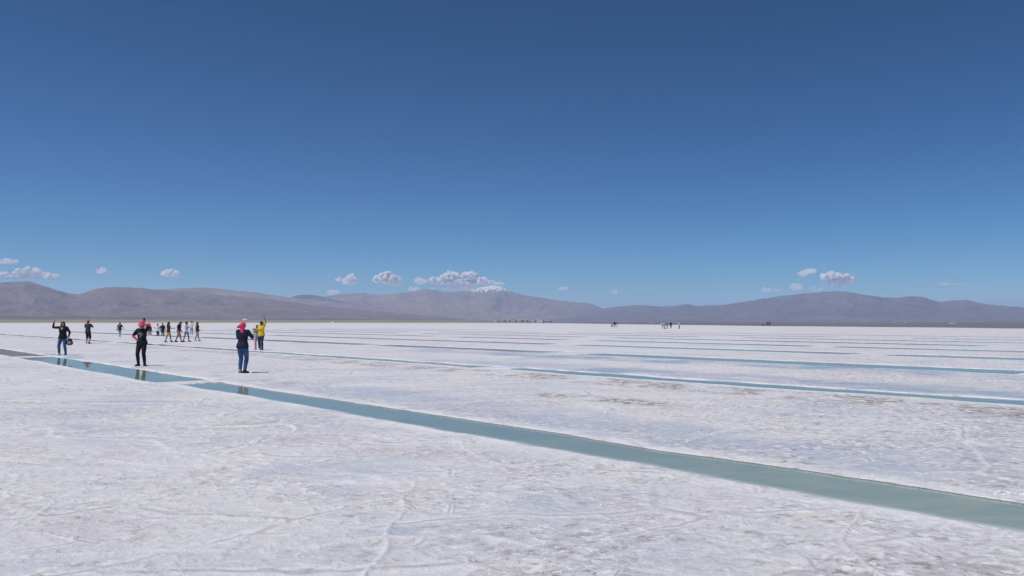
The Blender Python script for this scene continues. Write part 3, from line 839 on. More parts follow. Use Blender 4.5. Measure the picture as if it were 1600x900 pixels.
    for (hip, kn, an, td, s), c in zip(legs, sc_):
        if c is None: continue
        Sg = Geo()
        lat = Vector((td.y, -td.x, 0)); U = Vector((0, 0, 1))
        zc = an - U * 0.05
        Sg.loft([(zc - td * 0.088, lat * 0.024, U * 0.034), (zc - td * 0.070, lat * 0.042, U * 0.050), (zc - td * 0.02 + U * 0.006, lat * 0.049, U * 0.062),
                 (zc + td * 0.05 + U * 0.002, lat * 0.053, U * 0.052), (zc + td * 0.12 - U * 0.006, lat * 0.055, U * 0.040), (zc + td * 0.175 - U * 0.012, lat * 0.044, U * 0.028), (zc + td * 0.200 - U * 0.016, lat * 0.020, U * 0.014)], 16)
        Sg.tube([an - td * 0.02 - U * 0.03, an - td * 0.015 + U * 0.015], [0.044, 0.046])
        Sg.build('shoe', FAB[c], root, min(cv, 0.010))
    # ---- hair and headwear
    if hair:
        kind, hm = hair
        Hg = Geo()
        Hg.ell(H((0, -0.016, 0.034)), (0.087, 0.100, 0.098), Mh)
        Hg.ell(H((0, -0.045, -0.015)), (0.080, 0.070, 0.085), Mh)
        if kind == 'long':
            b0 = up((0, -0.12, 1.20))
            Hg.tube([H((0, -0.05, 0.02)), H((0, -0.075, -0.07)), up((0, -0.105, 1.36)), b0], [0.085, 0.082, 0.088, 0.060], flat=0.62, ref=rt)
            for s in (-1, 1): Hg.tube([H((s * 0.068, 0.01, 0.03)), H((s * 0.080, -0.005, -0.06)), up((s * 0.085, -0.03, 1.34))], [0.034, 0.036, 0.028])
        elif kind == 'shoulder':
            for s in (-1, 1): Hg.tube([H((s * 0.066, 0.012, 0.05)), H((s * 0.082, 0.005, -0.03)), H((s * 0.084, -0.01, -0.11))], [0.036, 0.038, 0.032])
            Hg.tube([H((0, -0.06, 0.0)), H((0, -0.07, -0.12))], [0.08, 0.078], flat=0.6, ref=rt)
        elif kind == 'ponytail':
            Hg.tube([H((0, -0.10, 0.05)), H((0, -0.15, 0.02)), H((0, -0.15, -0.10)), H((0, -0.13, -0.18))], [0.03, 0.038, 0.034, 0.016])
        elif kind == 'bun':
            Hg.ell(H((0, -0.09, 0.105)), (0.045, 0.045, 0.042), Mh)
        # keep the face free of hair
        o = Hg.build('hair', hm, root, cv)
    if hat:
        kind, hcol = hat
        Hg = Geo()
        if kind == 'bucket':
            Hg.loft([(H((0, -0.01, 0.045)), Mh @ Vector((0.104, 0, 0)), Mh @ Vector((0, 0.116, 0))), (H((0, -0.01, 0.09)), Mh @ Vector((0.098, 0, 0)), Mh @ Vector((0, 0.108, 0))),
                     (H((0, -0.01, 0.135)), Mh @ Vector((0.086, 0, 0)), Mh @ Vector((0, 0.094, 0))), (H((0, -0.01, 0.148)), Mh @ Vector((0.06, 0, 0)), Mh @ Vector((0, 0.066, 0)))])
            Hg.loft([(H((0, -0.005, 0.012)), Mh @ Vector((0.152, 0, 0)), Mh @ Vector((0, 0.165, 0))), (H((0, -0.005, 0.026)), Mh @ Vector((0.150, 0, 0)), Mh @ Vector((0, 0.162, 0))),
                     (H((0, -0.01, 0.06)), Mh @ Vector((0.106, 0, 0)), Mh @ Vector((0, 0.118, 0)))])
            o = Hg.build('hat', FAB[hcol], root, cv, 1)
            Bg = Geo()
            Bg.loft([(H((0, -0.01, 0.062)), Mh @ Vector((0.110, 0, 0)), Mh @ Vector((0, 0.121, 0))), (H((0, -0.01, 0.080)), Mh @ Vector((0.107, 0, 0)), Mh @ Vector((0, 0.118, 0)))])
            Bg.build('hat_band', FAB['rose'], o, None)
            o['label'] = 'pink bucket hat with a paler band'
        elif kind == 'cap':
            Hg.ell(H((0, -0.012, 0.045)), (0.094, 0.108, 0.096), Mh)
            Hg.tube([H((0, 0.07, 0.035)), H((0, 0.14, 0.028)), H((0, 0.185, 0.018))], [0.075, 0.072, 0.045], flat=0.16, ref=Mh @ Vector((1, 0, 0)))
            Hg.build('cap', FAB[hcol], root, cv)
        elif kind == 'scarf':
            Hg.ell(H((0, -0.016, 0.022)), (0.098, 0.112, 0.112), Mh)
            Hg.ell(H((0, -0.055, -0.055)), (0.088, 0.068, 0.090), Mh)
            Hg.tube([H((-0.06, -0.08, -0.005)), H((-0.12, -0.09, -0.035)), H((-0.165, -0.09, -0.05))], [0.062, 0.05, 0.022])
            Hg.tube([H((0.01, -0.07, -0.06)), up((0.015, -0.085, 1.37))], [0.075, 0.055], flat=0.7, ref=rt)
            Hg.build('head_scarf', FAB[hcol], root, cv)
    wm = Matrix.Translation((X, Y, z0)) @ Matrix.Rotation(-face, 4, 'Z') @ Matrix.Scale(k, 4)
    return {'root': root, 'shirt': shirt, 'arm': arm, 'world': wm, 'H': H, 'hc': hc, 'up': up, 'rt': rt, 'fw': fw}

PI = math.pi
walk_a = ((-0.08, 0.21), (0.08, -0.21))
walk_b = ((-0.08, -0.21), (0.08, 0.21))
# -- the four people standing closest to the long pool
waver = person(97.5, 555, 1.64, PI - 0.12, 'person with reddish brown hair and black top waving one arm, backpack in hand',
    None, 1.10, 'f', SK_L, ('shoulder', HAIR_B), None, ('black', 'long'), ('blue denim', 'long'), ('navy', 'white'),
    feet=((-0.16, 0.02), (0.16, 0.0)), arms=(((-0.13, 0.08, -0.46), (-0.6, -1, 0), 1.1), ((0.25, 0.03, 0.26), (0.7, 0.0, -1), 0.35)), vox=0.008, head=(0.15, 0.05))
hatted = person(221, 572, 1.60, PI, 'person in pink bucket hat and black printed T-shirt, one hand on the hip',
    None, 1.08, 'f', SK_M, ('short', HAIR_K), ('bucket', 'pink'), ('black', 'short'), ('black', 'long'), 'black',
    feet=((-0.13, 0.02), (0.12, 0.0)), arms=(((0.10, 0.13, 0.225), (-1, 0.1, 0.35), 0.7), ((0.0, 0.07, -0.36), (1, -0.35, 0), 0.8)), vox=0.008, under='pink', head=(0.0, 0.12), toe=(0.7, 0.2), hem=0.76)
person(378.5, 583, 1.60, 0.12, 'person seen from behind in bright pink head scarf, navy T-shirt and blue jeans',
    None, 1.06, 'f', SK_M, None, ('scarf', 'pink'), ('navy', 'half'), ('blue denim', 'long'), ('grey', 'navy'),
    feet=((-0.085, 0.02), (0.095, -0.02)), arms=('phone', 'phone'), vox=0.008, hem=0.80)
person(137, 537, 1.76, 0.15, 'person seen from behind in red cap, charcoal T-shirt and knee length shorts',
    None, 1.04, 'm', SK_L, ('short', HAIR_K), ('cap', 'red'), ('charcoal', 'short'), ('black', 'knee'), (None, 'black'), arms=('fold', 'fold'), vox=0.010)
# -- the pair with the raised arm
person(408, 547, 1.66, PI + 0.25, 'person in yellow T-shirt and dark jeans stretching one arm straight up',
    'pair posing by the second row of pools', 1.12, 'f', SK_M, ('ponytail', HAIR_K), None, ('yellow', 'short'), ('dark denim', 'long'), ('navy', 'white'),
    feet=((-0.12, 0.06), (0.06, 0.0)), arms=(((-0.05, 0.06, 0.50), (-1, 0, 0), 0.3), ((0.22, 0.12, -0.18), (0.3, -0.5, -1), 0.6)), vox=0.009, head=(-0.2, 0.1))
person(402.2, 546.6, 1.46, PI - 0.1, 'small person in grey T-shirt, pink trousers and pink shoes leaning against the yellow shirt',
    'pair posing by the second row of pools', 1.0, 'f', SK_M, ('shoulder', HAIR_K), None, ('grey', 'short'), ('pink trouser', 'long'), 'rose',
    arms=(((-0.12, 0.16, -0.36), (-0.4, -1, 0), 0.6), 'hang'), vox=0.010)
# -- walkers and onlookers between the pool rows
GW = 'people walking past the far pools'
person(187, 527, 1.60, -0.12, 'person in black top and faded jeans walking away alone with a pale bag',
    GW, 1.05, 'f', SK_M, ('short', HAIR_K), None, ('black', 'short'), ('light denim', 'long'), 'light grey', feet=((-0.06, 0.16), (0.07, -0.18)), arms=('hang', ((0.24, -0.05, -0.46), (0.5, -1, 0), 0.5)))
person(224, 544, 1.86, PI, 'tall dark haired person in white shirt standing almost hidden behind the bucket hat',
    GW, 1.0, 'm', SK_M, ('short', HAIR_K), None, ('white', 'short'), ('dark denim', 'long'), 'black')
person(234, 524, 1.60, 0.2, 'person in maroon top and pale trousers right behind the raised pink sleeve',
    GW, 1.0, 'f', SK_M, ('shoulder', HAIR_K), None, ('maroon', 'long'), ('light grey', 'long'), 'grey')
person(246, 524.5, 1.72, 0.3, 'person in loose white top and navy trousers standing left of a black jacket',
    GW, 1.02, 'f', SK_M, ('short', HAIR_B), None, ('white', 'long'), ('navy', 'long'), 'black', arms=(((-0.26, 0.1, -0.3), (-1, -0.4, 0), 0.6), 'phone'))
person(254, 525, 1.75, 0.0, 'person in black jacket and blue jeans seen from behind beside a white top',
    GW, 1.05, 'm', SK_M, ('short', HAIR_K), None, ('black', 'long'), ('blue denim', 'long'), 'navy')
stroller = person(263, 534.5, 1.65, PI / 2 - 0.15, 'person in mustard shorts with long brown hair walking with a phone held out',
    GW, 1.04, 'f', SK_D, ('long', HAIR_B), None, ('brown top', 'half'), ('mustard', 'shorts'), 'brown top', feet=walk_a, arms=('swing_b', ((-0.05, 0.40, -0.24), (0.4, -1, -0.4), 0.9)))
person(279, 534.5, 1.70, PI / 2, 'person in black T-shirt and knee length tan shorts striding right with bowed head',
    GW, 1.02, 'm', SK_D, ('short', HAIR_B), None, ('black', 'short'), ('tan', 'knee'), 'black', feet=((-0.09, -0.27), (0.09, 0.27)), arms=('hang', 'hang'), head=(0, 0.6), tilt=0.1)
person(291, 534, 1.67, PI / 2 + 0.1, 'person in white top and short denim shorts walking with dark bushy hair',
    GW, 1.05, 'f', SK_D, ('shoulder', HAIR_K), None, ('white', 'half'), ('light denim', 'shorts'), 'black', feet=walk_a, arms=('swing_b', ((-0.1, 0.25, -0.20), (0.4, -1, -0.4), 0.9)))
person(299, 523, 1.78, 0.1, 'person in white shirt and light jeans with both hands raised to the face',
    GW, 0.98, 'm', SK_M, ('short', HAIR_G), None, ('white', 'half'), ('light denim', 'long'), 'light grey', arms=(((0.08, 0.2, 0.2), (-1, 0, -0.6), 0.8), ((-0.08, 0.2, 0.2), (1, 0, -0.6), 0.8)))
person(308, 533, 1.63, PI / 2, 'person with long black hair in black vest and dusty pink shorts, last of the walkers',
    GW, 1.03, 'f', SK_D, ('long', HAIR_K), None, ('olive black', 'tank'), ('dusty pink', 'shorts'), ('light grey', 'black'), feet=walk_b, arms=(((-0.05, 0.1, -0.42), (-0.4, -1, 0), 0.6), 'hang'))
# -- the far groups on the open salt
GA = 'far group with a crouching person'
person(955.3, 511, 1.75, PI - 0.4, 'tiny far figure in black crouching low at the left of its group', GA, 1.1, 'm', SK_M, ('short', HAIR_G), None, ('light grey', 'short'), ('black', 'long'), 'black',
    pelvis=0.36, feet=((-0.2, 0.2), (0.2, 0.25)), arms=('fold', 'fold'), vox=0.02, tilt=0.5)
person(959.4, 511, 1.78, 0.3, 'tiny far figure in dark top and faded jeans beside the crouching one', GA, 1.0, 'm', SK_M, ('short', HAIR_K), None, ('black', 'long'), ('light denim', 'long'), 'black', vox=0.02)
person(961.2, 511.2, 1.72, -0.3, 'tiny far figure in maroon top in the middle of the crouching group', GA, 1.0, 'm', SK_M, ('short', HAIR_K), None, ('maroon', 'long'), ('pale denim', 'long'), 'grey', vox=0.02)
person(964.4, 511, 1.85, -PI / 2, 'tiny far figure in navy top, tallest in the group with the crouching one', GA, 1.0, 'm', SK_M, ('short', HAIR_K), None, ('navy', 'half'), ('charcoal', 'long'), 'black', vox=0.02)
GB = 'far group of five in a row'
person(1034.6, 513.4, 1.76, PI / 2, 'tiny far figure in white top and black shorts, leftmost in the row of five', GB, 1.0, 'm', SK_D, ('short', HAIR_K), None, ('white', 'short'), ('black', 'shorts'), 'light grey', vox=0.018)
person(1038, 513.2, 1.74, PI, 'tiny far figure in pale blue top and black shorts with a bag at the feet', GB, 1.0, 'm', SK_D, ('short', HAIR_K), None, ('pale denim', 'short'), ('black', 'shorts'), 'grey', vox=0.018)
person(1043.6, 513.6, 1.70, -PI / 2, 'tiny far figure in charcoal top bending forward in the row of five', GB, 1.0, 'm', SK_D, ('short', HAIR_K), None, ('charcoal', 'short'), ('maroon', 'shorts'), 'light grey', tilt=0.85, arms=(((-0.05, 0.1, -0.5), (0, -1, 0), .5), ((0.05, 0.1, -0.5), (0, -1, 0), .5)), vox=0.018)
person(1048.2, 513.6, 1.66, 0.2, 'tiny far figure all in navy and black, upright beside the bending one', GB, 1.0, 'm', SK_D, ('short', HAIR_K), None, ('navy', 'long'), ('black', 'knee'), 'light grey', vox=0.018)
person(1061, 513.5, 1.78, PI / 2, 'tiny far figure in white top and black trousers standing apart at the right', GB, 1.0, 'f', SK_M, ('short', HAIR_K), None, ('white', 'short'), ('black', 'long'), 'charcoal', feet=((-0.08, 0.15), (0.08, -0.16)), vox=0.018)
GC = 'farthest group at the edge of the salt'
person(1191.4, 509.1, 1.6, PI, 'speck of a far figure in charcoal crouching at the salt edge', GC, 1.1, 'm', SK_M, ('short', HAIR_K), None, ('charcoal', 'long'), ('black', 'long'), 'black', pelvis=0.4, feet=((-0.2, 0.2), (0.2, 0.25)), tilt=0.4, vox=0.022)
person(1195, 509.1, 1.68, PI, 'speck of a far figure in pale pink top by the one crouching at salt edge', GC, 1.0, 'f', SK_M, ('short', HAIR_B), None, ('dusty pink', 'short'), ('grey', 'long'), 'grey', vox=0.022)
person(1197.4, 509.1, 1.62, 0.4, 'speck of a far figure in white top at the salt edge', GC, 1.0, 'f', SK_M, ('short', HAIR_B), None, ('light grey', 'short'), ('dusty pink', 'long'), 'grey', vox=0.022)
person(1199.5, 509.1, 1.82, 0.0, 'speck of a far figure dressed in maroon at the salt edge', GC, 1.0, 'm', SK_M, ('short', HAIR_K), None, ('maroon', 'long'), ('maroon', 'long'), 'black', vox=0.022)
person(1202.6, 509.2, 1.78, 0.2, 'speck of a far figure all in navy, rightmost at the salt edge', GC, 1.1, 'm', SK_M, ('short', HAIR_K), None, ('navy', 'long'), ('navy', 'long'), 'black', vox=0.022)

# ---------------------------------------------------------------- print on the black T-shirt
def on_front(shirt, pts_2d, up, fw):
    """project points of the chest plane onto the shirt; local coordinates of the person"""
    bv = BVHTree.FromPolygons([v.co.copy() for v in shirt.data.vertices], [tuple(p.vertices) for p in shirt.data.polygons])
    out = []
    for (a, z) in pts_2d:
        o = up((a, 0.6, z)); h = bv.ray_cast(o, -fw)
        out.append((h[0] + fw * 0.004) if h[0] is not None else None)
    return out
def shirt_print(P_, shapes, mat, name):
    Vv, Ff = [], []
    for poly in shapes:                                  # quads: four corners in chest plane, subdivided
        n_ = 5
        base = len(Vv)
        q = [Vector((a, b, 0)) for a, b in poly]
        grid = [(q[0].lerp(q[1], i / n_)).lerp(q[3].lerp(q[2], i / n_), j / 2) for j in range(3) for i in range(n_ + 1)]
        pr = on_front(P_['shirt'], [(p.x, p.y) for p in grid], P_['up'], P_['fw'])
        if any(p is None for p in pr): continue
        Vv += [tuple(p) for p in pr]
        for j in range(2):
            for i in range(n_):
                a = base + j * (n_ + 1) + i
                Ff.append((a, a + 1, a + n_ + 2, a + n_ + 1))
    if Vv: mesh_obj(name, Vv, Ff, mat, P_['shirt'])
PRINT = cloth('print_ink', (0.50, 0.51, 0.56), 0.7, 0.3, 40)
rs = random.Random(4)
shp = []
for (z, a0, a1, th) in ((1.275, -0.02, 0.03, 0.018), (1.225, -0.085, 0.07, 0.024), (1.195, -0.06, 0.10, 0.022), (1.16, -0.03, 0.085, 0.024), (1.12, -0.05, 0.03, 0.022), (1.09, -0.045, 0.02, 0.014)):
    a = a0
    while a < a1:
        w_ = rs.uniform(0.014, 0.03)
        sk = rs.uniform(-0.008, 0.012); dz = rs.uniform(-0.006, 0.006)
        shp.append([(-a, z + dz), (-(a + w_), z + dz + 0.003), (-(a + w_ + sk), z + th + dz), (-(a + sk), z + th + dz)])
        a += w_ + rs.uniform(0.006, 0.016)
shirt_print(hatted, shp, PRINT, 'chest_print')
# white scarf end showing in the neckline of the waving person
shirt_print(waver, [[(-0.045, 1.37), (0.045, 1.37), (0.03, 1.33), (-0.03, 1.33)], [(-0.03, 1.33), (0.03, 1.33), (0.012, 1.285), (-0.012, 1.285)]], FAB['light grey'], 'neckline_insert')

# ---------------------------------------------------------------- things people carry
def wp(P_, p): return P_['world'] @ Vector(p)
def make_backpack(loc, rz, label):
    root = empty('backpack', loc, rz); root.scale = (0.85, 0.85, 0.85); tag(root, label, 'bag')
    G = Geo()
    G.loft([((0, 0, -0.21), (0.06, 0, 0), (0, 0.04, 0)), ((0, 0, -0.18), (0.125, 0, 0), (0, 0.08, 0)), ((0, 0, -0.06), (0.155, 0, 0), (0, 0.10, 0)), ((0, 0.005, 0.06), (0.145, 0, 0), (0, 0.085, 0)), ((0, 0.01, 0.14), (0.105, 0, 0), (0, 0.06, 0)), ((0, 0.01, 0.19), (0.05, 0, 0), (0, 0.03, 0))])
    G.ell((0.10, -0.02, -0.08), (0.09, 0.08, 0.10)); G.ell((-0.07, -0.02, -0.11), (0.09, 0.08, 0.09))
    G.build('sack', FAB['navy'], root, 0.010)
    G = Geo(); G.loft([((0, -0.085, -0.15), (0.10, 0, 0), (0, 0.03, 0)), ((0, -0.09, -0.05), (0.105, 0, 0), (0, 0.035, 0)), ((0, -0.08, 0.02), (0.085, 0, 0), (0, 0.02, 0))])
    G.build('front_pocket', FAB['grey'], root, 0.010)
    for s in (-1, 1):
        G = Geo(); G.tube([(s * 0.07, 0.06, 0.16), (s * 0.10, 0.13, 0.10), (s * 0.11, 0.12, -0.06), (s * 0.10, 0.06, -0.17)], [0.018] * 4, 8, flat=0.4); G.build('strap', FAB['light grey'], root, None)
    G = Geo(); G.tube([(-0.04, 0.03, 0.19), (0, 0.04, 0.235), (0.04, 0.03, 0.19)], [0.010] * 3, 8); G.build('handle', FAB['black'], root, None)
    return root
w = waver['arm'][0][2]
wl = wp(waver, w + Vector((-0.07, 0.03, -0.24)))
make_backpack(wl, 0.35, 'navy backpack with pale straps hanging from the hand of the waving person')

# pale shoulder bag of the lone walker
X, Y = gp(187, 527); z0 = ground_z(X, Y)
sb = empty('shoulder_bag', (X - 0.20, Y - 0.10, z0 + 0.86), 0.1); tag(sb, 'pale cloth shoulder bag on the hip of the lone walker', 'bag')
G = Geo(); G.loft([((0, 0, -0.15), (0.13, 0, 0), (0, 0.045, 0)), ((0, 0, 0.02), (0.135, 0, 0), (0, 0.05, 0)), ((0, 0, 0.15), (0.12, 0, 0), (0, 0.02, 0))]); G.build('sack', FAB['light grey'], sb, 0.012)
G = Geo(); G.tube([(0.02, 0.0, 0.12), (0.14, -0.055, 0.32), (0.28, -0.03, 0.47), (0.33, 0.06, 0.515)], [0.024] * 4, 8, flat=0.35); G.build('strap', FAB['light grey'], sb, None)

# phone of the stroller
(sh, e, w, s, c) = stroller['arm'][1]
hp = wp(stroller, w + (w - e).normalized() * 0.11)
ph = empty('phone', hp, -(PI / 2 - 0.15)); ph.rotation_euler = (0.9, 0, -(PI / 2 - 0.15)); tag(ph, 'dark phone held out by the person in mustard shorts', 'phone')
bmh = bmesh.new(); bmesh.ops.create_cube(bmh, size=1.0)
for v in bmh.verts: v.co = Vector((v.co.x * 0.074, v.co.y * 0.15, v.co.z * 0.009))
bmesh.ops.bevel(bmh, geom=bmh.edges[:], offset=0.003, segments=2, affect='EDGES')
me = bpy.data.meshes.new('case'); bmh.to_mesh(me); bmh.free(); me.materials.append(FAB['black']); po = bpy.data.objects.new('case', me); COL.objects.link(po); po.parent = ph
mesh_obj('screen', [(-0.033, -0.069, 0.0055), (0.033, -0.069, 0.0055), (0.033, 0.069, 0.0055), (-0.033, 0.069, 0.0055)], [(0, 1, 2, 3)], EYE, ph, False)

# holdall on the salt by the far group
X, Y = gp(1039.2, 513.8); z0 = ground_z(X, Y)
hb = empty('holdall', (X, Y, z0), 0.2); tag(hb, 'grey holdall lying on the salt at the feet of the far row of five', 'bag')
G = Geo(); G.loft([((0, 0, 0.01), (0.33, 0, 0), (0, 0.15, 0)), ((0, 0, 0.14), (0.36, 0, 0), (0, 0.18, 0)), ((0, 0, 0.28), (0.30, 0, 0), (0, 0.12, 0)), ((0, 0, 0.33), (0.2, 0, 0), (0, 0.05, 0))]); G.build('sack', FAB['khaki'], hb, 0.02)
G = Geo(); G.tube([(-0.14, 0, 0.30), (-0.08, 0, 0.42), (0.08, 0, 0.42), (0.14, 0, 0.30)], [0.015] * 4, 8); G.build('handle', FAB['charcoal'], hb, None)

# ================================================================ far things on the shore plain
PLAIN = bpy.data.objects['shore_plain']
bpy.context.view_layer.update()
def plain_z(x, y):
    hit, loc, *_ = PLAIN.ray_cast(Vector((x, y, 900)), Vector((0, 0, -1)))
    z = loc.z if hit else 0.0
    return max(z, 0.0)
def far_pt(px, d):
    x, y = (px - 800) / F_PX * d, d
    return x, y, plain_z(x, y)

def paint(name, c, rough=0.35, metal=0.0, spec=0.5, var=0.08):
    k = NT(name)
    P = k.n('ShaderNodeTexCoord').outputs['Object']
    a = k.noise(P, 1.3, 5, 0.6)
    k.surface(Base_Color=k.mixc(k.ramp(a, 0.3, 0.7), tuple(v * (1 - var) for v in c), c), Roughness=rough, Metallic=metal, Specular_IOR_Level=spec)
    return k.mat
WHITE_P = paint('white_paint', (0.80, 0.80, 0.79), 0.3)
GLASS_D = paint('dark_glass', (0.03, 0.035, 0.04), 0.08)
RUBBER = paint('tyre_rubber', (0.02, 0.02, 0.02), 0.9)
STEEL = paint('wheel_steel', (0.45, 0.45, 0.46), 0.35, 0.8)
LAMP_W = paint('lamp_lens', (0.75, 0.76, 0.78), 0.1)
LAMP_R = paint('tail_lens', (0.45, 0.02, 0.02), 0.2)
PLASTER = [paint('white_plaster', (0.78, 0.76, 0.72), 0.9), paint('adobe_plaster', (0.55, 0.42, 0.34), 0.95), paint('pink_plaster', (0.72, 0.58, 0.52), 0.95), paint('grey_plaster', (0.55, 0.52, 0.50), 0.95)]
TIN = paint('tin_roof', (0.55, 0.54, 0.53), 0.5, 0.3)
TIN_D = paint('rust_roof', (0.45, 0.31, 0.25), 0.8)
WOOD = paint('door_wood', (0.10, 0.06, 0.04), 0.8)

def box(bm, c, s, bev=0.0):
    r_ = bmesh.ops.create_cube(bm, size=1.0)
    for v in r_['verts']: v.co = Vector((c[0] + v.co.x * s[0], c[1] + v.co.y * s[1], c[2] + v.co.z * s[2]))
    return r_['verts']
def bobj(name, bm, mat, parent, smooth=False):
    me = bpy.data.meshes.new(name); bmesh.ops.recalc_face_normals(bm, faces=bm.faces); bm.to_mesh(me); bm.free()
    me.polygons.foreach_set('use_smooth', [smooth] * len(me.polygons)); me.materials.append(mat)
    o = bpy.data.objects.new(name, me); COL.objects.link(o); o.parent = parent
    return o

def copy_tree(o, parent=None):
    c = o.copy(); COL.objects.link(c)
    if parent: c.parent = parent
    for ch in o.children: copy_tree(ch, c)
    return c

def make_van():
    root = empty('white_van')
    L, Wd = 4.7, 1.85
    # side profile (y along the van), extruded across with tumblehome
    pr = [(-2.30, 0.36), (-2.35, 0.95), (-2.28, 1.25), (-2.15, 1.82), (-1.95, 1.93), (0.55, 1.93), (0.95, 1.82), (1.55, 1.18), (2.20, 1.02), (2.36, 0.80), (2.36, 0.36)]
    bm = bmesh.new(); secs = []
    for xs in (-1, -0.93, 0.93, 1):
        ring = []
        for (yy, z_) in pr:
            inset = 0.10 * max(0, (z_ - 1.0)) ; edge = 0.0 if abs(xs) < 1 else 0.05
            ring.append(bm.verts.new((xs * (Wd / 2 - inset), yy * (1 - edge * 0.25), z_ - (edge if z_ > 1 else -edge * 0.3))))
        secs.append(ring)
    for a, b in zip(secs, secs[1:]):
        for i in range(len(pr)):
            j = (i + 1) % len(pr); bm.faces.new((a[i], a[j], b[j], b[i]))
    bm.faces.new(secs[0]); bm.faces.new(secs[-1][::-1])
    body = bobj('body', bm, WHITE_P, root)
    for s in (-1, 1):
        for y0, y1 in ((-1.95, -0.75), (-0.65, 0.15), (0.25, 0.95)):
            bm = bmesh.new(); vv = [bm.verts.new(p) for p in ((s * 0.912, y0, 1.16), (s * 0.912, y1 + (0.25 if y1 > 0.5 else 0), 1.16), (s * 0.868, y1 - (0.1 if y1 > 0.5 else 0), 1.72), (s * 0.868, y0, 1.72))]
            bm.faces.new(vv); 
            r_ = bmesh.ops.extrude_face_region(bm, geom=bm.faces[:])
            for v in r_['geom']:
                if isinstance(v, bmesh.types.BMVert): v.co.x += s * 0.012
            bobj('side_window', bm, GLASS_D, root)
        bm = bmesh.new(); box(bm, (s * 0.70, 2.34, 0.82), (0.34, 0.09, 0.18)); bmesh.ops.bevel(bm, geom=bm.edges[:], offset=0.03, segments=2, affect='EDGES'); bobj('headlight', bm, LAMP_W, root, True)
        bm = bmesh.new(); box(bm, (s * 0.80, -2.31, 1.0), (0.14, 0.09, 0.36)); bmesh.ops.bevel(bm, geom=bm.edges[:], offset=0.02, segments=2, affect='EDGES'); bobj('tail_light', bm, LAMP_R, root, True)
        bm = bmesh.new(); box(bm, (s * 1.02, 1.12, 1.22), (0.16, 0.09, 0.22)); bmesh.ops.bevel(bm, geom=bm.edges[:], offset=0.03, segments=2, affect='EDGES'); bobj('mirror', bm, WHITE_P, root, True)
        for yy in (-1.45, 1.45):
            bm = bmesh.new(); bmesh.ops.create_cone(bm, cap_ends=True, segments=24, radius1=0.34, radius2=0.34, depth=0.22, matrix=Matrix.Translation((s * 0.83, yy, 0.34)) @ Matrix.Rotation(PI / 2, 4, 'Y')); bmesh.ops.bevel(bm, geom=[e for e in bm.edges if len(e.link_faces) == 2 and any(len(f.verts) > 4 for f in e.link_faces)], offset=0.03, segments=2, affect='EDGES')
            wh = bobj('wheel', bm, RUBBER, root, True)
            bm = bmesh.new(); bmesh.ops.create_cone(bm, cap_ends=True, segments=20, radius1=0.20, radius2=0.17, depth=0.03, matrix=Matrix.Translation((s * 0.945, yy, 0.34)) @ Matrix.Rotation(s * PI / 2, 4, 'Y')); bobj('rim', bm, STEEL, wh, True)
    for nm, (ya, za, yb, zb, w_) in {'windscreen': (1.53, 1.24, 0.98, 1.80, 0.80), 'rear_window': (-2.30, 1.28, -2.17, 1.74, 0.76)}.items():
        bm = bmesh.new(); off = 0.02 if ya > 0 else -0.02
        vv = [bm.verts.new(p) for p in ((-w_, ya + off, za + 0.01), (w_, ya + off, za + 0.01), (w_ * 0.95, yb + off, zb + 0.01), (-w_ * 0.95, yb + off, zb + 0.01))]
        bm.faces.new(vv); bobj(nm, bm, GLASS_D, root)
    bm = bmesh.new(); box(bm, (0, 2.38, 0.46), (1.7, 0.14, 0.20)); box(bm, (0, -2.36, 0.46), (1.7, 0.14, 0.20)); bmesh.ops.bevel(bm, geom=bm.edges[:], offset=0.04, segments=2, affect='EDGES'); bobj('bumper', bm, TIN, root, True)
    return root
vans = [(1487, 640, 1.1, 'white van beyond the right end of the salt, largest of the far vehicles'),
        (1398, 1500, 0.3, 'small white van on the far plain, left of a close pair of vans'),
        (1415, 1520, 0.2, 'small white van on the far plain, right of a close pair of vans'),
        (1018, 1500, 1.2, 'white van standing alone on the plain above the far row of five people'),
        (1302, 1480, 1.4, 'white van on the far plain, first of three strung out below the right mountain'),
        (1319, 1450, 1.5, 'white van on the far plain, middle of three strung out below the right mountain'),
        (1331, 1470, 1.5, 'white van on the far plain, last of three strung out below the right mountain')]
proto = make_van()
for i, (px, d, rz, lab) in enumerate(vans):
    o = proto if i == 0 else copy_tree(proto)
    o.location = far_pt(px, d); o.rotation_euler = (0, 0, rz)
    if d > 1000: o.scale = (1.3, 1.3, 1.45)
    tag(o, lab, 'van', 'white vehicles on the far plain')

# salt heaps by the shore
def heap(px, d, w_, h_, lab, seed):
    n_, m_2 = 36, 12
    x, y, z = far_pt(px, d)
    Vv, Ff = [], []
    rs = random.Random(seed)
    ph = [rs.uniform(0, 6.28) for _ in range(4)]
    for i in range(m_2 + 1):
        u = i / m_2
        for j in range(n_):
            a = 2 * PI * j / n_
            rr_ = w_ / 2 * u * (1 + 0.12 * math.sin(2 * a + ph[0]) + 0.06 * math.sin(5 * a + ph[1]))
            hz_ = h_ * ((1 - u) ** 0.9) * (1 + 0.10 * math.sin(3 * a + ph[2]) * u) - 0.3 * (u > 0.99)
            Vv.append((rr_ * math.cos(a), rr_ * 0.8 * math.sin(a), hz_ - 0.15))
    for i in range(m_2):
        for j in range(n_):
            a = i * n_ + j; b = i * n_ + (j + 1) % n_
            Ff.append((a, b, b + n_, a + n_))
    o = mesh_obj('salt_heap', Vv, Ff, MAT_SALT); o.location = (x, y, z)
    tag(o, lab, 'salt heap')
heap(520, 2050, 8.0, 4.6, 'white heap of harvested salt at the shore left of centre', 2)
heap(383, 3300, 30.0, 5.0, 'broad pale mound on the brown slope above the pink scarf', 5)

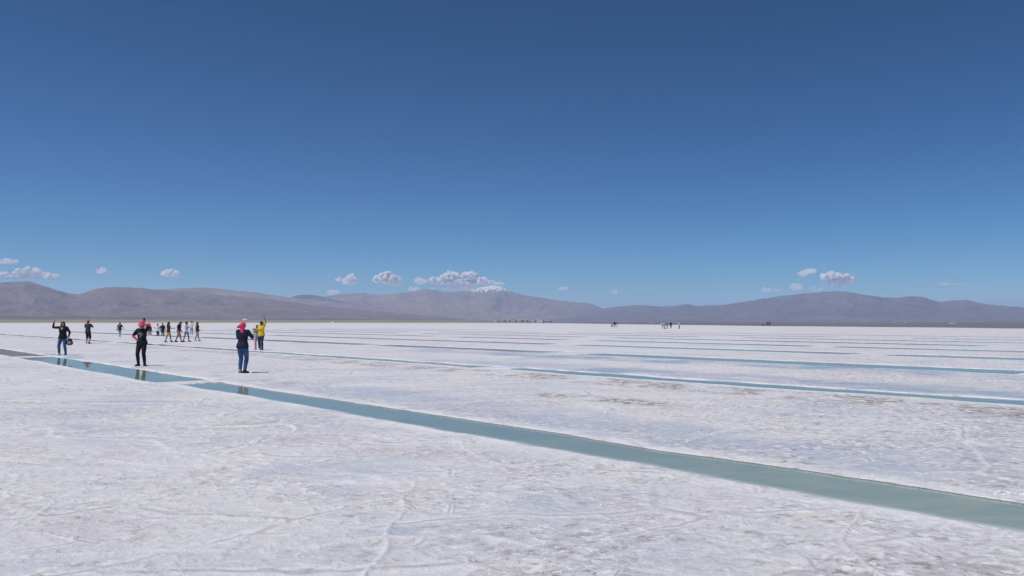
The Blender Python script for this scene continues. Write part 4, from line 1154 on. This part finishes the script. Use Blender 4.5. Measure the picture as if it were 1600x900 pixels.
# low houses of the far settlement
def house(px, d, w_, dp, h_, pl, rf, lab, gable=True, rz=0.0):
    x, y, z = far_pt(px, d)
    root = empty('small_house', (x, y, z), rz - 0.6)
    root.scale = (1.35, 1.35, 1.35)
    tag(root, lab, 'house', 'low houses of the far settlement')
    bm = bmesh.new(); box(bm, (0, 0, h_ / 2), (w_, dp, h_))
    if gable:
        a = [bm.verts.new((sx * w_ / 2, sy * dp / 2, h_)) for sx, sy in ((-1, -1), (-1, 1), (1, -1), (1, 1))]
        t = [bm.verts.new((sx * w_ / 2, 0, h_ + dp * 0.16)) for sx in (-1, 1)]
        bm.faces.new((a[0], a[1], t[0])); bm.faces.new((a[3], a[2], t[1]))
    bobj('wall', bm, PLASTER[pl], root)
    bm = bmesh.new()
    if gable:
        e = 0.35; th = 0.10
        for sy in (-1, 1):
            p = [(-w_ / 2 - e, sy * (dp / 2 + e), h_ - e * 0.32 + 0.03), (w_ / 2 + e, sy * (dp / 2 + e), h_ - e * 0.32 + 0.03), (w_ / 2 + e, 0, h_ + dp * 0.16 + 0.03), (-w_ / 2 - e, 0, h_ + dp * 0.16 + 0.03)]
            lo = [bm.verts.new(q) for q in p]; hi = [bm.verts.new((q[0], q[1], q[2] + th)) for q in p]
            bm.faces.new(lo); bm.faces.new(hi[::-1])
            for i in range(4): bm.faces.new((lo[i], lo[(i + 1) % 4], hi[(i + 1) % 4], hi[i]))
    else:
        box(bm, (0, 0, h_ + 0.11), (w_ + 0.4, dp + 0.4, 0.2))
    bobj('roof', bm, rf, root)
    bm = bmesh.new(); box(bm, (-w_ * 0.08, -dp / 2 - 0.02, 1.05), (0.95, 0.08, 2.1)); bobj('door', bm, WOOD, root)
    for xx in (-w_ * 0.32, w_ * 0.22, w_ * 0.38):
        bm = bmesh.new(); box(bm, (xx, -dp / 2 - 0.02, 1.55), (1.0, 0.08, 0.95)); wn_ = bobj('window', bm, GLASS_D, root)
        bm = bmesh.new(); box(bm, (xx, -dp / 2 - 0.05, 1.03), (1.2, 0.16, 0.07)); bobj('sill', bm, PLASTER[0], wn_)
hs = [(775, 2000, 8, 6, 3.2, 0, TIN, 'white cottage standing alone at the left end of the settlement', True, 0.1),
      (786, 2150, 9, 6, 3.0, 3, TIN_D, 'grey cottage with rust roof second from the left end of the settlement', True, 0.0),
      (795, 2200, 10, 7, 3.1, 3, TIN, 'grey cottage with tin roof left of the pink houses', True, -0.2),
      (803, 2000, 9, 7, 4.4, 2, TIN_D, 'tall pink house at the left of the pink row', False, 0.1),
      (811, 2050, 14, 7, 3.4, 2, TIN, 'long pink house in the middle of the pink row', True, 0.0),
      (820, 2100, 11, 7, 3.3, 2, TIN_D, 'pink house with rust roof at the right of the pink row', True, 0.1),
      (827, 2250, 10, 7, 3.2, 1, TIN_D, 'adobe house between the pink row and the white sheds', True, 0.0),
      (834, 1960, 7, 6, 4.6, 0, TIN, 'tall white block at the left of the white sheds', False, 0.0),
      (840.5, 2000, 11, 8, 4.2, 0, TIN, 'white shed with tin roof in the middle of the white sheds', True, 0.0),
      (846, 1950, 9, 7, 5.0, 0, WHITE_P, 'bright white block, biggest of the white sheds', False, 0.05),
      (852, 2050, 7, 6, 3.0, 0, TIN, 'small low white shed at the right end of the settlement', True, 0.2),
      (858, 2300, 8, 6, 2.8, 1, TIN_D, 'small adobe hut beyond the right end of the white sheds', True, 0.0)]
for h_ in hs: house(*h_)

# ================================================================ clouds (outside the haze)
DC = 16000.0
KC = 30000.0 / DC
k = NT('cloud_vapour')
tc = k.n('ShaderNodeTexCoord').outputs['Object']
cn = k.noise(tc, 0.0075 * KC, 5, 0.6, 0.3)
den = k.math('MULTIPLY', k.ramp(cn, 0.33, 0.52), 0.085 * KC)
pv = k.n('ShaderNodeVolumePrincipled', {'Color': (1.0, 1.0, 1.0, 1), 'Density': den, 'Anisotropy': 0.0})
k.t.links.new(pv.outputs[0], k.out.inputs['Volume'])
CLOUD = k.mat
k = NT('thin_cloud_vapour')
tc = k.n('ShaderNodeTexCoord').outputs['Object']
cn = k.noise(tc, 0.009 * KC, 5, 0.6, 0.3)
den = k.math('MULTIPLY', k.ramp(cn, 0.33, 0.56), 0.020 * KC)
pv = k.n('ShaderNodeVolumePrincipled', {'Color': (1.0, 1.0, 1.0, 1), 'Density': den, 'Anisotropy': 0.0})
k.t.links.new(pv.outputs[0], k.out.inputs['Volume'])
CLOUD_T = k.mat
def cloud(puffs, lab, thin=False, seed=0):
    """puffs: (x px, y px, half width px, half height px) as seen from the salt works"""
    rs = random.Random(seed)
    sc = DC / F_PX
    cx = sum(p[0] for p in puffs) / len(puffs); cyy = sum(p[1] for p in puffs) / len(puffs)
    wx0 = (cx - 800) * sc; wz0 = (503.5 - cyy) * sc
    G = Geo()
    for (px, py, hw_, hh_) in [(a, b, c * 1.12, d_ * 1.3) for a, b, c, d_ in puffs]:
        n_ = max(14, int(hw_ * 2.6))
        for i in range(n_):
            u = rs.uniform(-1, 1); env = math.sqrt(1 - u * u)
            v = rs.uniform(-0.55, 1.0) * env
            r_ = hh_ * rs.uniform(0.22, 0.42) * (0.6 + 0.4 * env)
            c = Vector(((px - cx + u * (hw_ - r_ * 0.8)) * sc, rs.uniform(-1, 1) * min(hw_, 1.6 * hh_) * sc * 0.5 * env, (cyy - py + v * (hh_ - r_ * 0.6)) * sc))
            G.ell(c, (r_ * sc * rs.uniform(1.0, 1.4), r_ * sc * 1.2, r_ * sc * rs.uniform(0.85, 1.05)), None, 14, 9)
        G.ell(Vector(((px - cx) * sc, 0, (cyy - py - hh_ * 0.15) * sc)), (hw_ * 0.75 * sc, hh_ * 0.7 * sc, hh_ * 0.42 * sc), None, 20, 10)
    o = G.build('cloud', CLOUD_T if thin else CLOUD, None, (20.0 if not thin else 18.0) / KC, 1)
    me = o.data
    co = np.empty(len(me.vertices) * 3, np.float32); me.vertices.foreach_get('co', co); co = co.reshape(-1, 3).astype(float)
    no = np.empty(len(me.vertices) * 3, np.float32); me.vertices.foreach_get('normal', no); no = no.reshape(-1, 3)
    co *= KC
    d = 42 * fbm(co[:, 0] / 130 + co[:, 1] / 210, co[:, 2] / 120 + co[:, 1] / 170, 4, seed, 0.55)
    co = (co + no * d[:, None]) / KC
    me.vertices.foreach_set('co', co.astype(np.float32).ravel()); me.update()
    o.location = (wx0, DC, H_CAM + wz0)
    tag(o, lab, 'cloud', 'small clouds low over the mountains')
cl = [([(8, 409, 18, 4.5)], 'small flat cloud cut by the left edge of the sky', True),
      ([(12, 431, 26, 6), (45, 428.5, 22, 8), (72, 432, 20, 5)], 'long white cloud over the dark mountain at far left', False),
      ([(157, 424, 8, 5)], 'faint wisp between the long left cloud and a small puff', True),
      ([(266, 428.5, 14, 6.5)], 'small compact white puff above the left range', False),
      ([(528, 437, 6, 4)], 'tiny puff touching the left side of a rounded cloud', True),
      ([(546, 440, 12, 6), (548, 433.5, 7, 5)], 'rounded cloud left of the peaked cloud', False),
      ([(521, 458, 10, 5)], 'small low puff sitting on the ridge line', True),
      ([(604, 438, 22, 7), (602, 430, 12, 6), (620, 442, 9, 6)], 'peaked white cloud right of the rounded cloud', False),
      ([(658, 440, 10, 6)], 'loose puff left of the big cloud over the snow', True),
      ([(680, 439, 10, 6), (703, 433, 14, 7.5), (704, 441, 20, 6), (733, 433.5, 13, 7.5), (739, 441, 17, 7), (754, 440, 12, 6), (769, 442, 12, 3.5), (783, 443, 7, 2)], 'biggest cloud, hanging over the snowy peak', False),
      ([(712, 450, 34, 4.5)], 'pale veil of cloud between the biggest cloud and the ridge', True),
      ([(648, 453, 11, 4)], 'thin low cloud behind the ridge under the loose puff', True),
      ([(879, 451, 9, 3.5)], 'tiny flat cloud right of the snowy peak', True),
      ([(960, 456.5, 6, 3.5)], 'tiny round cloud over the gap between the mountain ranges', True),
      ([(1199, 453, 8, 4), (1214, 454, 7, 3)], 'pair of faint puffs over the left shoulder of the right range', True),
      ([(1245, 450, 10, 5.5)], 'small puff just left of the right summit', True),
      ([(1276, 452, 9, 4)], 'faint puff resting on the right summit', True),
      ([(1255, 428, 8, 5), (1267, 424, 9, 5)], 'slanting cloud up left of the larger right cloud', True),
      ([(1300, 433, 16, 7), (1318, 438, 16, 8), (1308, 443, 16, 5)], 'larger white cloud above the right summit', False),
      ([(1480, 444, 13, 3.5), (1500, 445, 9, 2)], 'thin streak of cloud at far right', True)]
for i, (p, lab, th) in enumerate(cl): cloud(p, lab, th, 100 + i)
bpy.context.view_layer.update()

# ---------------------------------------------------------------- loose salt lumps at the bank of the long pool
def lump(px, py, r_, lab, seed):
    x, y = gp(px, py); z = ground_z(x, y)
    rs = random.Random(seed)
    bm = bmesh.new(); bmesh.ops.create_icosphere(bm, subdivisions=3, radius=1.0)
    dirs = [Vector((rs.gauss(0, 1), rs.gauss(0, 1), rs.gauss(0, 1))).normalized() for _ in range(11)]
    lim = [rs.uniform(0.55, 0.92) for _ in dirs]
    for v in bm.verts:                                   # chop the ball into a faceted crystal lump
        c = v.co.copy(); sc = 1.0
        for d_, l_ in zip(dirs, lim):
            q = c.dot(d_)
            if q * sc > l_: sc = l_ / q
        v.co = c * sc * r_
        v.co.z *= 0.7
    me = bpy.data.meshes.new('salt_lump'); bm.to_mesh(me); bm.free(); me.materials.append(LUMP)
    o = bpy.data.objects.new('salt_lump', me); COL.objects.link(o); o.location = (x, y, z + r_ * 0.25); o.rotation_euler = (0, 0, rs.uniform(0, 6))
    tag(o, lab, 'salt lump', 'loose salt lumps by the long pool')
LUMP = paint('salt_crystal', (0.88, 0.88, 0.90), 0.45)
rs = random.Random(12)
for i in range(13):
    lump(1572 + rs.gauss(0, 11), 771 + rs.gauss(0, 2.0), rs.uniform(0.008, 0.026), 'white salt lump in the cluster by the far bank at the right edge', i)
for i in range(6):
    lump(1350 + rs.gauss(0, 9), 744 + rs.gauss(0, 1.5), rs.uniform(0.008, 0.020), 'white salt lump in the small cluster left of the bigger bank cluster', 40 + i)
